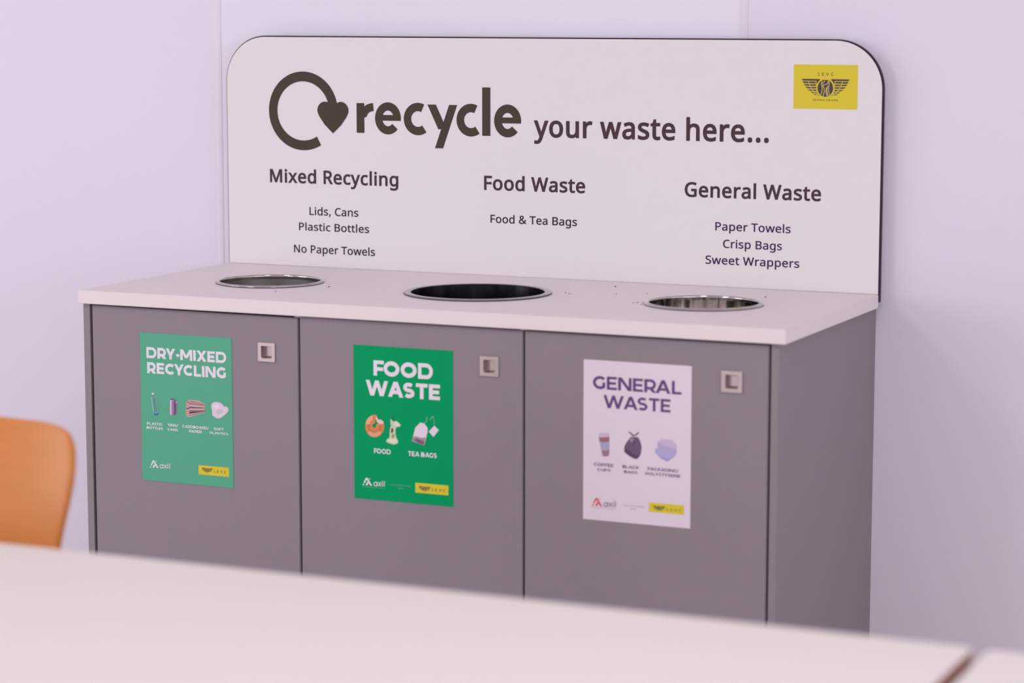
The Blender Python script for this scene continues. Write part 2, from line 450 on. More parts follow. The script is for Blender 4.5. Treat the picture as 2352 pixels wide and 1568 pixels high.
GLYPHS = {
'&': [587,[[[213,581,244,581,273,581],[297,576,318,567,339,557],[354,543,366,524,377,506],[383,484,383,458,383,424],[372,396,350,372,328,349],[301,327,268,308,319,258],[371,209,423,159,437,175],[448,194,457,216,466,238],[473,261,479,286,503,286],[526,286,550,286,542,252],[531,220,518,191,505,161],[489,136,468,114,507,76],[546,38,585,0,554,0],[522,0,490,0,467,22],[443,45,420,67,404,52],[386,39,366,28,347,17],[326,8,303,2,279,-5],[253,-8,223,-8,186,-8],[154,-2,127,10,100,22],[79,40,65,63,50,87],[43,115,43,149,43,176],[47,200,57,220,67,240],[82,257,100,273,119,288],[141,303,166,318,155,330],[144,344,133,358,122,372],[114,387,107,403,100,419],[96,437,96,456,96,482],[102,505,114,524,126,542],[143,557,165,567,187,576]],[[264,219,209,273,189,262],[173,251,159,239,146,228],[135,215,128,201,120,187],[116,171,116,152,116,122],[126,99,146,81,166,63],[192,55,225,55,260,55],[289,60,314,71,338,83],[359,96,375,111,320,165]],[[263,524,241,524,219,524],[201,518,186,506,172,494],[165,478,165,457,165,438],[170,420,180,404,191,387],[205,369,225,350,256,368],[279,385,292,401,306,418],[313,437,313,458,313,477],[306,493,294,505,281,518]]]],
',': [215,[[[152,87,154,84,149,65],[143,45,136,23,128,1],[120,-20,111,-42,102,-64],[94,-84,85,-103,68,-103],[50,-103,33,-103,38,-83],[43,-61,49,-38,54,-15],[58,8,63,31,67,54],[70,74,73,93,98,93],[123,93,148,93,150,90]]]],
'.': [215,[[[58,24,58,43,58,63],[63,77,72,85,82,93],[93,97,107,97,121,97],[132,93,142,85,152,77],[157,63,157,43,157,24],[152,10,142,2,132,-7],[121,-11,107,-11,93,-11],[82,-7,72,2,63,10]]]],
'A': [512,[[[462,0,437,0,414,59],[391,118,368,177,292,177],[217,177,141,177,118,118],[96,59,73,0,49,0],[24,0,0,0,75,192],[149,383,224,575,245,575],[267,575,289,575,363,383],[437,192,512,0,487,0]],[[304,357,282,415,281,419],[278,427,274,438,271,449],[267,461,263,473,260,485],[257,494,255,500,252,490],[250,479,247,468,244,457],[241,447,238,438,235,429],[232,421,230,415,209,357],[187,299,165,241,226,241],[286,241,346,241,325,299]]]],
'B': [521,[[[187,573,241,573,313,573],[367,562,404,541,440,520],[459,483,459,431,459,408],[455,388,446,371,438,354],[426,339,409,328,393,316],[373,308,350,304,350,303],[350,301,350,300,374,296],[395,289,415,279,435,269],[450,254,461,236,472,217],[478,193,478,163,478,128],[470,99,454,74,438,50],[415,31,385,19,356,6],[320,0,279,0,212,0],[145,0,78,0,78,191],[78,382,78,573,132,573]],[[221,329,256,329,305,329],[339,337,357,352,375,368],[384,392,384,423,384,454],[373,477,351,490,329,504],[293,511,245,511,213,511],[182,511,150,511,150,450],[150,389,150,329,185,329]],[[187,269,150,269,150,199],[150,130,150,61,188,61],[227,61,265,61,316,61],[352,71,371,91,391,110],[401,136,401,168,401,189],[397,206,388,221,379,236],[364,248,344,256,323,265],[295,269,260,269,223,269]]]],
'C': [507,[[[349,517,323,517,293,517],[265,512,241,502,216,491],[195,476,178,456,161,436],[148,412,139,383,130,354],[125,322,125,286,125,239],[132,198,147,164,162,129],[184,102,213,83,242,65],[279,55,322,55,348,55],[371,57,394,62,416,66],[438,71,460,78,460,57],[460,36,460,15,438,7],[416,1,393,-2,371,-6],[343,-8,312,-8,254,-8],[205,4,166,28,127,52],[98,86,78,131,59,175],[49,227,49,287,49,330],[55,370,67,406,79,442],[97,473,120,499,143,525],[172,545,206,559,240,574],[280,581,324,581,353,581],[382,578,409,572,436,566],[461,558,482,547,472,527],[463,506,453,486,435,494],[416,501,394,508,372,514]]]],
'D': [585,[[[536,353,536,292,536,228],[525,174,501,131,477,87],[443,55,399,33,354,11],[300,0,237,0,184,0],[131,0,78,0,78,191],[78,382,78,573,137,573],[195,573,254,573,312,573],[362,562,404,540,446,519],[479,488,502,446,525,405]],[[460,214,460,289,460,340],[452,382,435,415,418,447],[394,471,361,487,329,503],[290,511,244,511,213,511],[181,511,150,511,150,361],[150,211,150,62,176,62],[202,62,228,62,305,62],[363,81,402,119,441,157]]]],
'E': [446,[[[398,21,398,0,291,0],[184,0,78,0,78,191],[78,382,78,573,184,573],[291,573,398,573,398,551],[398,530,398,509,315,509],[233,509,150,509,150,450],[150,390,150,330,228,330],[306,330,383,330,383,310],[383,289,383,268,306,268],[228,268,150,268,150,200],[150,132,150,63,233,63],[315,63,398,63,398,42]]]],
'F': [416,[[[150,81,150,0,126,0],[102,0,78,0,78,191],[78,382,78,573,184,573],[291,573,398,573,398,551],[398,530,398,509,315,509],[233,509,150,509,150,442],[150,374,150,306,227,306],[305,306,383,306,383,285],[383,264,383,243,305,243],[227,243,150,243,150,162]]]],
'G': [584,[[[326,281,326,302,392,302],[458,302,524,302,524,209],[524,115,524,22,493,11],[462,4,431,-1,399,-6],[363,-8,323,-8,264,-8],[214,4,173,28,133,51],[102,85,81,130,59,174],[49,226,49,286,49,346],[61,398,84,442,108,486],[142,520,186,544,230,568],[283,581,346,581,378,581],[408,578,437,572,465,566],[492,558,516,547,507,526],[498,505,489,484,469,493],[446,501,421,508,395,514],[369,517,342,517,296,517],[257,508,225,489,192,470],[167,444,150,409,133,375],[124,334,124,286,124,241],[132,201,146,166,161,131],[184,103,216,84,247,64],[289,55,340,55,365,55],[387,56,404,59,422,61],[438,64,452,68,452,125],[452,182,452,238,410,238],[368,238,326,238,326,260]]]],
'I': [272,[[[239,14,239,0,170,0],[101,0,32,0,32,14],[32,28,32,42,55,47],[77,52,99,57,99,210],[99,362,99,515,77,520],[55,526,32,531,32,545],[32,559,32,573,101,573],[170,573,239,573,239,559],[239,545,239,531,217,526],[194,520,172,515,172,362],[172,210,172,57,194,52],[217,47,239,42,239,28]]]],
'L': [420,[[[185,0,78,0,78,191],[78,382,78,573,102,573],[126,573,150,573,150,403],[150,234,150,64,233,64],[317,64,400,64,400,43],[400,21,400,0,293,0]]]],
'M': [727,[[[350,0,330,0,268,167],[205,335,142,502,141,502],[140,502,139,502,140,491],[141,478,142,461,142,445],[143,426,144,407,144,387],[144,368,144,347,144,231],[144,116,144,0,122,0],[100,0,78,0,78,191],[78,382,78,573,113,573],[149,573,184,573,243,416],[302,260,361,103,362,103],[363,103,364,103,424,260],[484,416,544,573,579,573],[614,573,650,573,650,382],[650,191,650,0,626,0],[602,0,578,0,578,117],[578,235,578,352,578,371],[578,389,579,408,580,426],[580,444,581,460,582,476],[583,490,584,501,583,501],[582,501,581,501,517,334],[453,167,390,0,370,0]]]],
'N': [609,[[[532,191,532,0,504,0],[476,0,447,0,345,159],[243,317,141,476,140,476],[139,476,138,476,139,463],[140,449,141,432,142,415],[142,397,143,378,144,359],[144,340,144,320,144,213],[144,107,144,0,122,0],[100,0,78,0,78,191],[78,382,78,573,106,573],[133,573,161,573,263,415],[365,257,467,99,468,99],[469,99,470,99,469,107],[469,120,468,137,467,154],[466,173,466,193,465,214],[464,232,464,249,464,357],[464,465,464,573,487,573],[509,573,532,573,532,382]]]],
'P': [485,[[[179,573,229,573,304,573],[359,558,393,528,427,499],[444,458,444,404,444,381],[440,358,433,336,425,315],[412,295,395,278,377,261],[353,248,324,238,295,228],[258,223,216,223,194,223],[172,223,150,223,150,149],[150,74,150,0,126,0],[102,0,78,0,78,191],[78,382,78,573,128,573]],[[274,511,223,511,199,511],[174,511,150,511,150,435],[150,360,150,285,169,285],[188,285,208,285,244,285],[274,289,298,296,322,304],[340,316,352,334,364,351],[370,373,370,401,370,438],[358,465,334,484,311,502]]]],
'R': [499,[[[183,573,236,573,283,573],[323,567,353,555,384,543],[407,524,422,500,437,476],[444,446,444,410,444,379],[439,354,427,334,416,313],[402,297,385,285,367,273],[349,264,330,257,382,171],[434,86,487,0,459,0],[431,0,403,0,356,79],[310,158,264,237,226,237],[188,237,150,237,150,158],[150,79,150,0,126,0],[102,0,78,0,78,191],[78,382,78,573,130,573]],[[263,510,232,510,204,510],[177,510,150,510,150,439],[150,368,150,298,179,298],[207,298,236,298,282,298],[316,307,338,325,359,344],[370,371,370,407,370,432],[365,452,355,467,345,482],[330,493,310,500,289,507]]]],
'S': [440,[[[403,183,403,153,403,119],[394,90,378,66,361,42],[337,24,307,11,276,-2],[240,-8,198,-8,177,-8],[156,-7,137,-5,117,-3],[99,0,83,4,67,8],[53,13,41,19,41,42],[41,65,41,88,60,80],[84,72,113,65,141,58],[171,55,201,55,230,55],[253,58,273,66,292,73],[306,84,316,98,326,112],[330,128,330,147,330,165],[326,181,318,194,310,207],[297,219,277,230,258,241],[230,252,196,265,171,274],[150,283,131,294,113,304],[97,316,85,330,73,343],[63,358,57,375,51,392],[48,412,48,435,48,465],[56,491,71,513,87,534],[108,551,136,563,163,575],[195,581,231,581,262,581],[291,578,318,572,344,566],[368,558,389,549,381,528],[374,507,366,487,347,495],[325,503,302,508,279,514],[254,517,229,517,205,517],[185,514,169,507,153,500],[141,490,133,478,125,465],[121,450,121,434,121,415],[125,399,133,386,141,373],[154,361,172,351,191,341],[215,330,246,318,280,306],[308,293,332,279,355,265],[372,248,385,228,397,208]]]],
'T': [446,[[[259,170,259,0,235,0],[211,0,187,0,187,170],[187,339,187,509,127,509],[68,509,8,509,8,530],[8,551,8,573,151,573],[294,573,437,573,437,551],[437,530,437,509,378,509],[318,509,259,509,259,339]]]],
'V': [481,[[[456,573,481,573,413,382],[345,191,277,0,253,0],[229,0,204,0,136,191],[68,382,0,573,25,573],[50,573,75,573,118,450],[161,328,204,205,210,190],[215,175,220,160,224,146],[228,132,231,119,235,106],[238,93,241,80,243,93],[246,106,250,119,253,133],[257,147,262,161,266,176],[271,191,277,207,319,329],[362,451,405,573,430,573]]]],
'W': [746,[[[710,573,735,573,685,382],[634,191,583,0,559,0],[534,0,510,0,473,125],[436,250,399,375,395,387],[392,398,389,410,386,422],[383,433,380,443,377,454],[375,463,373,471,371,479],[370,485,370,488,369,485],[368,479,367,471,366,463],[364,454,361,443,358,433],[355,421,352,409,350,397],[346,385,342,373,306,249],[270,124,234,0,210,0],[186,0,161,0,111,191],[60,382,10,573,35,573],[60,573,85,573,115,456],[144,339,174,223,177,211],[180,198,183,186,186,174],[188,163,190,151,193,140],[195,129,196,118,198,107],[200,97,201,87,203,97],[205,108,206,119,208,131],[211,142,213,154,216,166],[219,179,222,191,225,203],[229,215,232,227,265,342],[299,457,333,573,358,573],[383,573,407,573,442,457],[477,341,512,225,516,212],[520,200,523,187,526,175],[529,163,532,151,534,139],[537,128,538,117,540,106],[542,96,544,87,545,100],[547,114,550,129,553,143],[556,159,560,175,563,191],[567,207,572,224,601,340],[631,456,660,573,685,573]]]],
'a': [450,[[[203,437,231,437,283,437],[322,426,347,403,372,380],[385,343,385,293,385,195],[385,98,385,0,368,0],[351,0,334,0,329,20],[325,41,320,61,319,61],[318,61,317,61,304,45],[292,32,279,22,266,12],[251,4,234,-1,217,-6],[196,-8,172,-8,147,-8],[124,-3,103,6,82,15],[66,29,55,48,43,67],[37,91,37,119,37,162],[54,195,87,219,121,242],[173,254,243,257,267,257],[292,258,316,259,316,268],[316,276,316,285,316,321],[308,345,293,359,277,373],[255,380,227,380,204,380],[183,377,163,370,142,363],[123,356,106,347,99,365],[91,383,84,400,103,410],[125,419,151,426,176,433]],[[273,209,252,208,198,206],[161,197,141,182,120,167],[110,146,110,119,110,95],[117,77,132,66,147,55],[165,49,188,49,225,49],[255,59,279,79,303,99],[315,130,315,172,315,184],[315,197,315,210,294,209]]]],
'c': [385,[[[265,-8,241,-8,203,-8],[169,0,139,15,109,31],[86,55,69,87,53,120],[44,162,44,213,44,265],[53,308,71,342,88,375],[112,399,142,415,173,430],[207,438,245,438,267,438],[288,436,309,431,329,426],[346,421,358,415,351,395],[344,376,337,356,324,361],[309,365,292,370,275,374],[259,376,244,376,215,376],[191,370,172,358,154,345],[140,327,131,303,122,279],[117,249,117,213,117,179],[122,150,131,126,140,102],[153,84,172,71,190,59],[213,53,240,53,263,53],[284,55,302,60,320,65],[336,71,351,78,351,57],[351,36,351,15,337,8],[321,2,304,-2,286,-6]]]],
'd': [493,[[[243,-8,221,-8,167,-8],[124,11,92,48,60,85],[44,140,44,214,44,288],[60,344,93,381,125,419],[168,438,221,438,244,438],[263,435,280,429,296,424],[311,416,323,407,335,397],[346,386,354,374,356,374],[358,374,359,374,359,381],[358,392,356,405,355,419],[354,430,354,438,354,495],[354,552,354,609,378,609],[401,609,425,609,425,406],[425,203,425,0,406,0],[387,0,368,0,365,19],[361,38,358,58,357,58],[356,58,354,58,346,45],[335,34,323,24,311,15],[296,7,279,1,263,-5]],[[193,51,232,51,277,51],[309,63,328,88,346,113],[355,150,355,200,355,205],[355,209,355,213,355,267],[346,308,329,336,311,365],[279,379,231,379,193,379],[165,364,146,334,127,304],[117,263,117,213,117,161],[127,121,146,93,165,65]]]],
'e': [452,[[[196,438,234,438,271,438],[303,430,329,414,356,398],[376,375,390,346,404,317],[411,283,411,244,411,230],[411,215,411,201,313,201],[215,201,117,201,118,153],[131,116,154,90,178,65],[211,52,254,52,281,52],[306,55,327,60,348,65],[370,72,392,82,392,61],[392,41,392,20,370,10],[349,3,327,-1,306,-6],[280,-8,251,-8,210,-8],[174,0,143,17,112,33],[88,58,70,91,53,124],[44,164,44,212,44,259],[52,299,68,333,84,366],[106,392,134,411,163,429]],[[257,380,233,380,200,380],[173,369,154,348,134,326],[122,296,119,257,192,257],[265,257,338,257,338,282],[334,303,326,322,319,340],[308,354,292,364,277,375]]]],
'g': [493,[[[165,438,221,438,249,438],[274,433,297,422,320,411],[339,395,355,373,357,373],[358,373,359,373,362,392],[366,411,369,430,388,430],[406,430,425,430,425,284],[425,138,425,-7,425,-48],[418,-82,404,-109,390,-137],[369,-158,341,-172,312,-186],[276,-192,233,-192,202,-192],[173,-190,147,-186,121,-181],[98,-174,78,-165,78,-144],[78,-122,78,-100,98,-111],[122,-119,149,-125,176,-131],[206,-134,237,-134,273,-134],[302,-123,324,-101,345,-80],[355,-50,355,-13,355,-7],[355,-2,355,4,355,10],[356,20,356,32,357,44],[357,52,358,57,357,57],[356,57,354,57,339,35],[321,19,299,8,277,-3],[251,-8,221,-8,166,-8],[122,11,91,51,60,90],[44,144,44,214,44,283],[60,337,91,377,122,418]],[[259,379,230,379,206,379],[186,372,169,359,152,346],[139,328,130,303,121,279],[117,249,117,213,117,160],[127,120,146,92,166,64],[194,50,232,50,254,50],[272,53,288,58,303,64],[316,73,326,85,337,97],[344,112,349,131,354,149],[356,172,356,197,356,203],[356,209,356,214,356,253],[352,285,343,309,334,333],[320,350,302,362,283,373]]]],
'h': [496,[[[139,490,139,431,139,420],[138,410,138,399,137,389],[136,379,135,370,136,370],[138,370,140,370,149,385],[160,398,174,407,188,417],[203,424,221,429,238,435],[255,437,273,437,308,437],[337,432,360,421,384,410],[401,393,413,370,425,347],[431,317,431,280,431,187],[431,93,431,0,407,0],[384,0,361,0,361,92],[361,183,361,275,361,310],[353,336,338,353,322,370],[298,379,265,379,233,379],[207,372,189,360,171,348],[158,331,150,308,143,284],[139,256,139,222,139,148],[139,74,139,0,115,0],[92,0,68,0,68,203],[68,406,68,609,92,609],[115,609,139,609,139,550]]]],
'i': [207,[[[115,430,139,430,139,287],[139,143,139,0,115,0],[92,0,68,0,68,143],[68,287,68,430,92,430]],[[92,591,104,591,115,591],[124,587,133,580,141,573],[145,562,145,546,145,531],[141,520,133,512,124,505],[115,501,104,501,92,501],[83,505,75,512,67,520],[63,531,63,546,63,562],[67,573,75,580,83,587]]]],
'l': [207,[[[139,203,139,0,115,0],[92,0,68,0,68,203],[68,406,68,609,92,609],[115,609,139,609,139,406]]]],
'n': [496,[[[257,438,275,438,326,438],[365,425,391,401,418,376],[431,335,431,280,431,187],[431,93,431,0,407,0],[384,0,361,0,361,92],[361,183,361,275,361,310],[353,336,338,353,322,370],[298,379,265,379,217,379],[184,365,166,338,148,312],[139,273,139,223,139,149],[139,74,139,0,115,0],[92,0,68,0,68,143],[68,287,68,430,87,430],[106,430,125,430,129,410],[132,391,136,371,137,371],[138,371,140,371,149,386],[161,399,175,409,189,418],[205,426,222,431,239,435]]]],
'o': [485,[[[442,263,442,216,442,180],[437,148,428,121,418,93],[405,70,388,51,370,31],[349,17,324,7,300,-3],[272,-8,241,-8,213,-8],[187,-3,163,7,139,17],[118,31,100,51,83,70],[69,93,59,121,49,148],[44,180,44,216,44,263],[52,304,68,336,84,369],[107,394,137,412,167,429],[203,438,244,438,283,438],[317,429,347,412,377,394],[400,369,417,336,433,304]],[[117,267,117,216,117,182],[121,153,130,128,139,103],[153,84,172,71,190,57],[214,51,243,51,272,51],[296,57,314,71,333,84],[347,103,356,128,364,153],[369,182,369,216,369,250],[364,279,355,303,346,327],[332,346,314,359,296,372],[272,379,242,379,198,379],[167,364,147,335,127,306]]]],
'p': [493,[[[250,438,273,438,326,438],[368,419,401,383,433,346],[449,290,449,216,449,167],[442,126,427,93,412,59],[392,34,365,17,339,0],[308,-8,272,-8,250,-8],[230,-5,213,1,196,7],[182,14,170,24,158,33],[147,43,139,55,137,55],[136,55,134,55,135,45],[136,34,137,20,138,6],[139,-6,139,-16,139,-75],[139,-134,139,-192,115,-192],[92,-192,68,-192,68,15],[68,222,68,430,87,430],[107,430,126,430,129,410],[132,391,136,371,137,371],[138,371,139,371,147,384],[158,395,170,405,182,415],[196,423,213,429,230,435]],[[299,379,260,379,231,379],[208,373,190,362,172,351],[160,335,152,313,144,291],[139,263,139,229,139,225],[139,220,139,216,139,180],[142,150,150,126,157,101],[170,83,188,70,206,57],[230,51,261,51,288,51],[309,58,326,72,343,87],[355,106,364,131,372,156],[376,184,376,217,376,266],[367,305,348,334,329,364]]]],
'r': [331,[[[249,438,269,438,277,438],[285,437,295,437,304,436],[312,435,319,433,316,411],[313,390,310,368,303,370],[296,371,287,372,279,373],[271,374,264,374,247,374],[231,370,217,363,202,356],[188,347,176,334,165,321],[155,306,149,289,142,271],[139,251,139,229,139,153],[139,76,139,0,115,0],[92,0,68,0,68,143],[68,287,68,430,87,430],[107,430,126,430,129,404],[131,377,134,351,135,351],[136,351,137,351,146,367],[157,382,170,395,183,408],[198,418,214,426,231,434]]]],
's': [384,[[[348,142,348,119,348,91],[341,68,327,49,313,30],[294,16,268,6,242,-3],[212,-8,176,-8,146,-8],[121,-6,99,-1,77,4],[58,11,42,19,42,41],[42,62,42,83,59,75],[80,67,104,60,128,53],[153,49,178,49,214,49],[240,55,256,66,272,78],[280,93,280,112,280,123],[277,133,271,141,265,150],[255,158,239,167,224,175],[202,185,174,196,146,206],[122,217,103,228,83,238],[68,251,57,266,46,281],[41,300,41,324,41,360],[56,388,85,408,115,428],[154,438,202,438,228,438],[253,435,275,430,298,425],[319,418,339,409,331,390],[323,372,315,353,297,360],[278,367,258,372,238,377],[218,380,197,380,168,380],[146,375,131,366,116,357],[108,344,108,328,108,316],[112,306,119,298,126,290],[137,282,154,274,170,266],[191,256,219,246,246,236],[269,226,289,215,308,204],[323,191,333,176,343,161]]]],
't': [289,[[[192,50,212,50,222,50],[233,51,245,53,256,54],[265,56,272,59,272,41],[272,23,272,5,264,1],[254,-2,240,-4,226,-7],[213,-8,200,-8,177,-8],[157,-4,138,4,119,11],[103,25,91,44,80,63],[74,90,74,125,74,209],[74,292,74,375,53,375],[33,375,13,375,13,387],[13,398,13,409,33,418],[54,428,75,437,84,468],[93,498,103,528,117,528],[130,528,144,528,144,496],[144,463,144,430,186,430],[227,430,269,430,269,412],[269,393,269,375,227,375],[186,375,144,375,144,292],[144,210,144,127,144,101],[151,81,163,69,176,56]]]],
'u': [496,[[[404,430,427,430,427,287],[427,143,427,0,408,0],[389,0,370,0,366,19],[363,38,359,57,358,57],[357,57,356,57,347,42],[335,30,321,20,306,10],[291,3,273,-1,256,-6],[238,-8,220,-8,186,-8],[157,-3,134,8,110,19],[93,36,81,59,69,82],[63,112,63,148,63,242],[63,336,63,430,87,430],[111,430,135,430,135,338],[135,245,135,153,135,119],[142,93,158,76,173,59],[198,51,230,51,262,51],[287,57,306,69,324,81],[337,98,345,121,353,145],[357,173,357,206,357,281],[357,355,357,430,380,430]]]],
'w': [630,[[[370,162,346,243,342,254],[339,265,336,276,333,287],[330,298,328,308,325,317],[323,327,321,335,319,344],[317,351,316,357,315,357],[314,357,313,357,312,351],[310,344,308,335,306,327],[304,317,302,307,300,297],[297,286,294,275,291,265],[288,253,284,242,258,162],[233,81,207,1,180,1],[153,1,127,1,87,144],[48,287,9,431,33,431],[57,431,82,431,102,354],[121,278,141,201,145,186],[149,170,153,154,157,139],[160,124,163,109,166,95],[168,83,169,73,170,73],[171,73,172,73,174,79],[176,87,178,97,180,107],[182,117,185,128,187,138],[190,149,193,160,196,170],[199,180,201,188,227,269],[252,350,277,431,303,431],[329,431,354,431,379,350],[404,269,428,188,432,176],[436,163,440,149,444,135],[447,122,451,109,454,96],[456,84,457,74,458,74],[459,74,460,74,461,83],[463,94,466,108,469,121],[473,136,477,153,481,169],[485,185,489,201,509,278],[529,354,549,431,573,431],[597,431,621,431,582,287],[542,144,502,1,474,1],[447,1,419,1,395,82]]]],
'x': [424,[[[118,146,170,220,121,290],[71,360,22,430,48,430],[75,430,102,430,139,376],[176,322,213,268,249,322],[286,376,322,430,349,430],[375,430,402,430,352,360],[303,290,253,220,306,146],[358,73,410,0,383,0],[356,0,330,0,291,57],[252,114,213,172,173,114],[133,57,94,0,67,0],[41,0,14,0,66,73]]]],
'y': [409,[[[59,286,1,430,26,430],[51,430,76,430,107,348],[138,267,169,185,175,171],[179,157,184,144,189,130],[193,117,196,105,200,92],[203,80,205,68,206,68],[207,68,209,68,212,82],[217,99,224,121,231,142],[238,164,245,186,275,267],[304,349,333,430,358,430],[384,430,409,430,347,267],[285,104,224,-59,214,-86],[202,-109,188,-130,174,-150],[158,-165,138,-176,119,-187],[95,-192,67,-192,55,-192],[43,-192,34,-190,24,-189],[16,-188,9,-186,9,-167],[9,-149,9,-130,15,-131],[22,-132,30,-133,38,-134],[47,-135,56,-135,73,-135],[87,-132,99,-126,111,-119],[121,-111,130,-99,138,-88],[146,-74,152,-59,159,-40],[167,-21,174,-2,116,142]]]],
' ': [209,[]]}


def outline_text(text, x0, x1, base, cap, bold=0.0, res=6):
    """humanist sans: sampled outlines, thickened along their normals, brought to a width and a capital height"""
    pen, glyphs = 0.0, []
    for ch in text:
        adv, spl = GLYPHS[ch]
        loops = []
        for pts in spl:
            lp = []
            for i, a in enumerate(pts):
                b = pts[(i + 1) % len(pts)]
                p0, p1, p2, p3 = Vector(a[2:4]), Vector(a[4:6]), Vector(b[0:2]), Vector(b[2:4])
                d = p3 - p0
                cr = max(abs(d.x * (q - p0).y - d.y * (q - p0).x) for q in (p1, p2)) / max(d.length, 1e-6)
                n = res if cr > 2.0 else 1
                for k in range(n):
                    t = k / n
                    q = p0 * (1 - t) ** 3 + p1 * 3 * t * (1 - t) ** 2 + p2 * 3 * t * t * (1 - t) + p3 * t ** 3
                    if not lp or (q - lp[-1]).length > 1.5:
                        lp.append(q)
            if (lp[0] - lp[-1]).length < 1.5:
                lp.pop()
            o = lp
            loops.append([Vector((pen * 1000 + q.x, q.y, 0)) for q in o])

        def sarea(l):
            return sum(l[i - 1].x * l[i].y - l[i].x * l[i - 1].y for i in range(len(l)))
        outer = [l for l in loops if sarea(l) < 0]
        holes = [l for l in loops if sarea(l) >= 0]
        tris = []
        for l in outer:
            mine = [l] + [h_ for h_ in holes if min(v.x for v in l) < h_[0].x < max(v.x for v in l) and min(v.y for v in l) < h_[0].y < max(v.y for v in l)]
            fl = [v for q in mine for v in q]
            tris += [[(fl[i].x / 1000, fl[i].y / 1000) for i in t] for t in tessellate_polygon(mine)]
        if bold:
            for l in loops:
                tris += stroke([(v.x / 1000, v.y / 1000) for v in l], 2 * bold, True)
        if tris:
            glyphs.append(tris)
        pen += adv / 1000 + bold * 1.3
    xs = [q[0] for g in glyphs for t in g for q in t]
    xa, xb = min(xs), max(xs)
    k, kc = (x1 - x0) / (xb - xa), cap / (CAPU + 2 * bold)
    return [[[(x0 + (x - xa) * k, base + (y + bold) * kc) for x, y in t] for t in g] for g in glyphs]


CAPU = max(v[3] for v in GLYPHS['T'][1][0]) / 1000

# ------------------------------------------------------------------ the room
YW = 0.0382                                             # face of the wall behind the unit
bm = bmesh.new()
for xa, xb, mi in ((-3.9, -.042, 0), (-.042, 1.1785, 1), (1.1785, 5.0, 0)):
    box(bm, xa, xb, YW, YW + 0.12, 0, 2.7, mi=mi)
tag(from_bm('wall_back', bm, [M['wall'], M['wall_sheen']]), kind='structure')
for nm, xa, xb in (('trim_1', -0.0505, -0.0334), ('trim_2', 1.1690, 1.1880)):
    bm = bmesh.new()                                    # joint strip: shallow moulding with a rounded bead
    e = 0.0016
    prism = [(xa, YW + .001), (xa, YW - e * .35), (xa + .0035, YW - e * .5), (xa + .0065, YW - e), (xb - .003, YW - e), (xb, YW - e * .55), (xb, YW + .001)]
    lo = [bm.verts.new((x, y, 0.0)) for x, y in prism]
    hi = [bm.verts.new((x, y, 2.7)) for x, y in prism]
    for i in range(len(prism)):
        j = (i + 1) % len(prism)
        bm.faces.new((lo[i], lo[j], hi[j], hi[i]))
    tag(from_bm(nm, bm, M['strip']), kind='structure')
bm = bmesh.new()
box(bm, -3.9, 5.0, -9.0, YW, -0.1, 0.0)
tag(from_bm('floor', bm, M['floor']), kind='structure')
bm = bmesh.new()
box(bm, -3.9, 5.0, -9.0, YW + .12, 2.7, 2.8)
tag(from_bm('ceiling', bm, M['ceiling']), kind='structure')

# ------------------------------------------------------------------ bin cabinet
YD = -0.57521                                           # door fronts
XL, XR = 0.0042, 1.4635
G0, G1, G2, G3 = 0.0222, 0.4964, 0.9706, 1.4472         # the dark joints between and beside the doors
cab = link('bin_cabinet', None, loc=(0.74, -0.27, 0))
tag(cab, 'grey three-door bin cabinet standing against the white panelled wall', 'cabinet')
CO = Vector((-0.74, 0.27, 0))


def cpart(name, bm, m, parent=None, smooth=False):
    bmesh.ops.translate(bm, verts=bm.verts, vec=CO)
    return from_bm(name, bm, m, parent or cab, smooth=smooth)


bm = bmesh.new()                                        # back, base, partitions, front rails
box(bm, XL + .016, XR - .016, YW - .009, YW - .001, .10, H - .0265)
box(bm, XL + .016, XR - .016, YD + .024, YW - .009, .10, .118)
for g in (G1, G2):
    box(bm, g - .008, g + .008, YD + .024, YW - .009, .118, H - .0265)
box(bm, XL + .016, XR - .016, YD + .030, YD + .048, H - .085, H - .0265)
cpart('carcass', bm, M['black'])
bm = bmesh.new()
box(bm, XL, G0 - .0029, YD, YW - .0005, 0, H - .0265, .0008)
cpart('side_panel', bm, M['grey'])
bm = bmesh.new()
box(bm, G3 + .0022, XR, YD, YW - .0005, 0, H - .0265, .0008)
cpart('side_panel', bm, M['grey'])
bm = bmesh.new()
box(bm, G0, G3, YD + .06, YD + .076, 0, .10)
cpart('plinth', bm, M['grey'])
for g, a, b, d in ((G1, .0105, .0028, .0046), (G2, .0085, .0018, .0036)):
    bm = bmesh.new()
    box(bm, g - a, g + b, YD + .0015, YD + .030, H - .0263 - d, H - .0266, .0006)
    cpart('spacer', bm, M['tab'])
DOORS = ((G0 + .0029, G1 - .0022, .0300, .0318, (.4063, .4445, -.1208, -.0826)),
         (G1 + .0022, G2 - .0020, .0290, .0304, (.8812, .9198, -.1200, -.0814)),
         (G2 + .0020, G3 - .0022, .0306, .0312, (1.3567, 1.3965, -.1188, -.0808)))
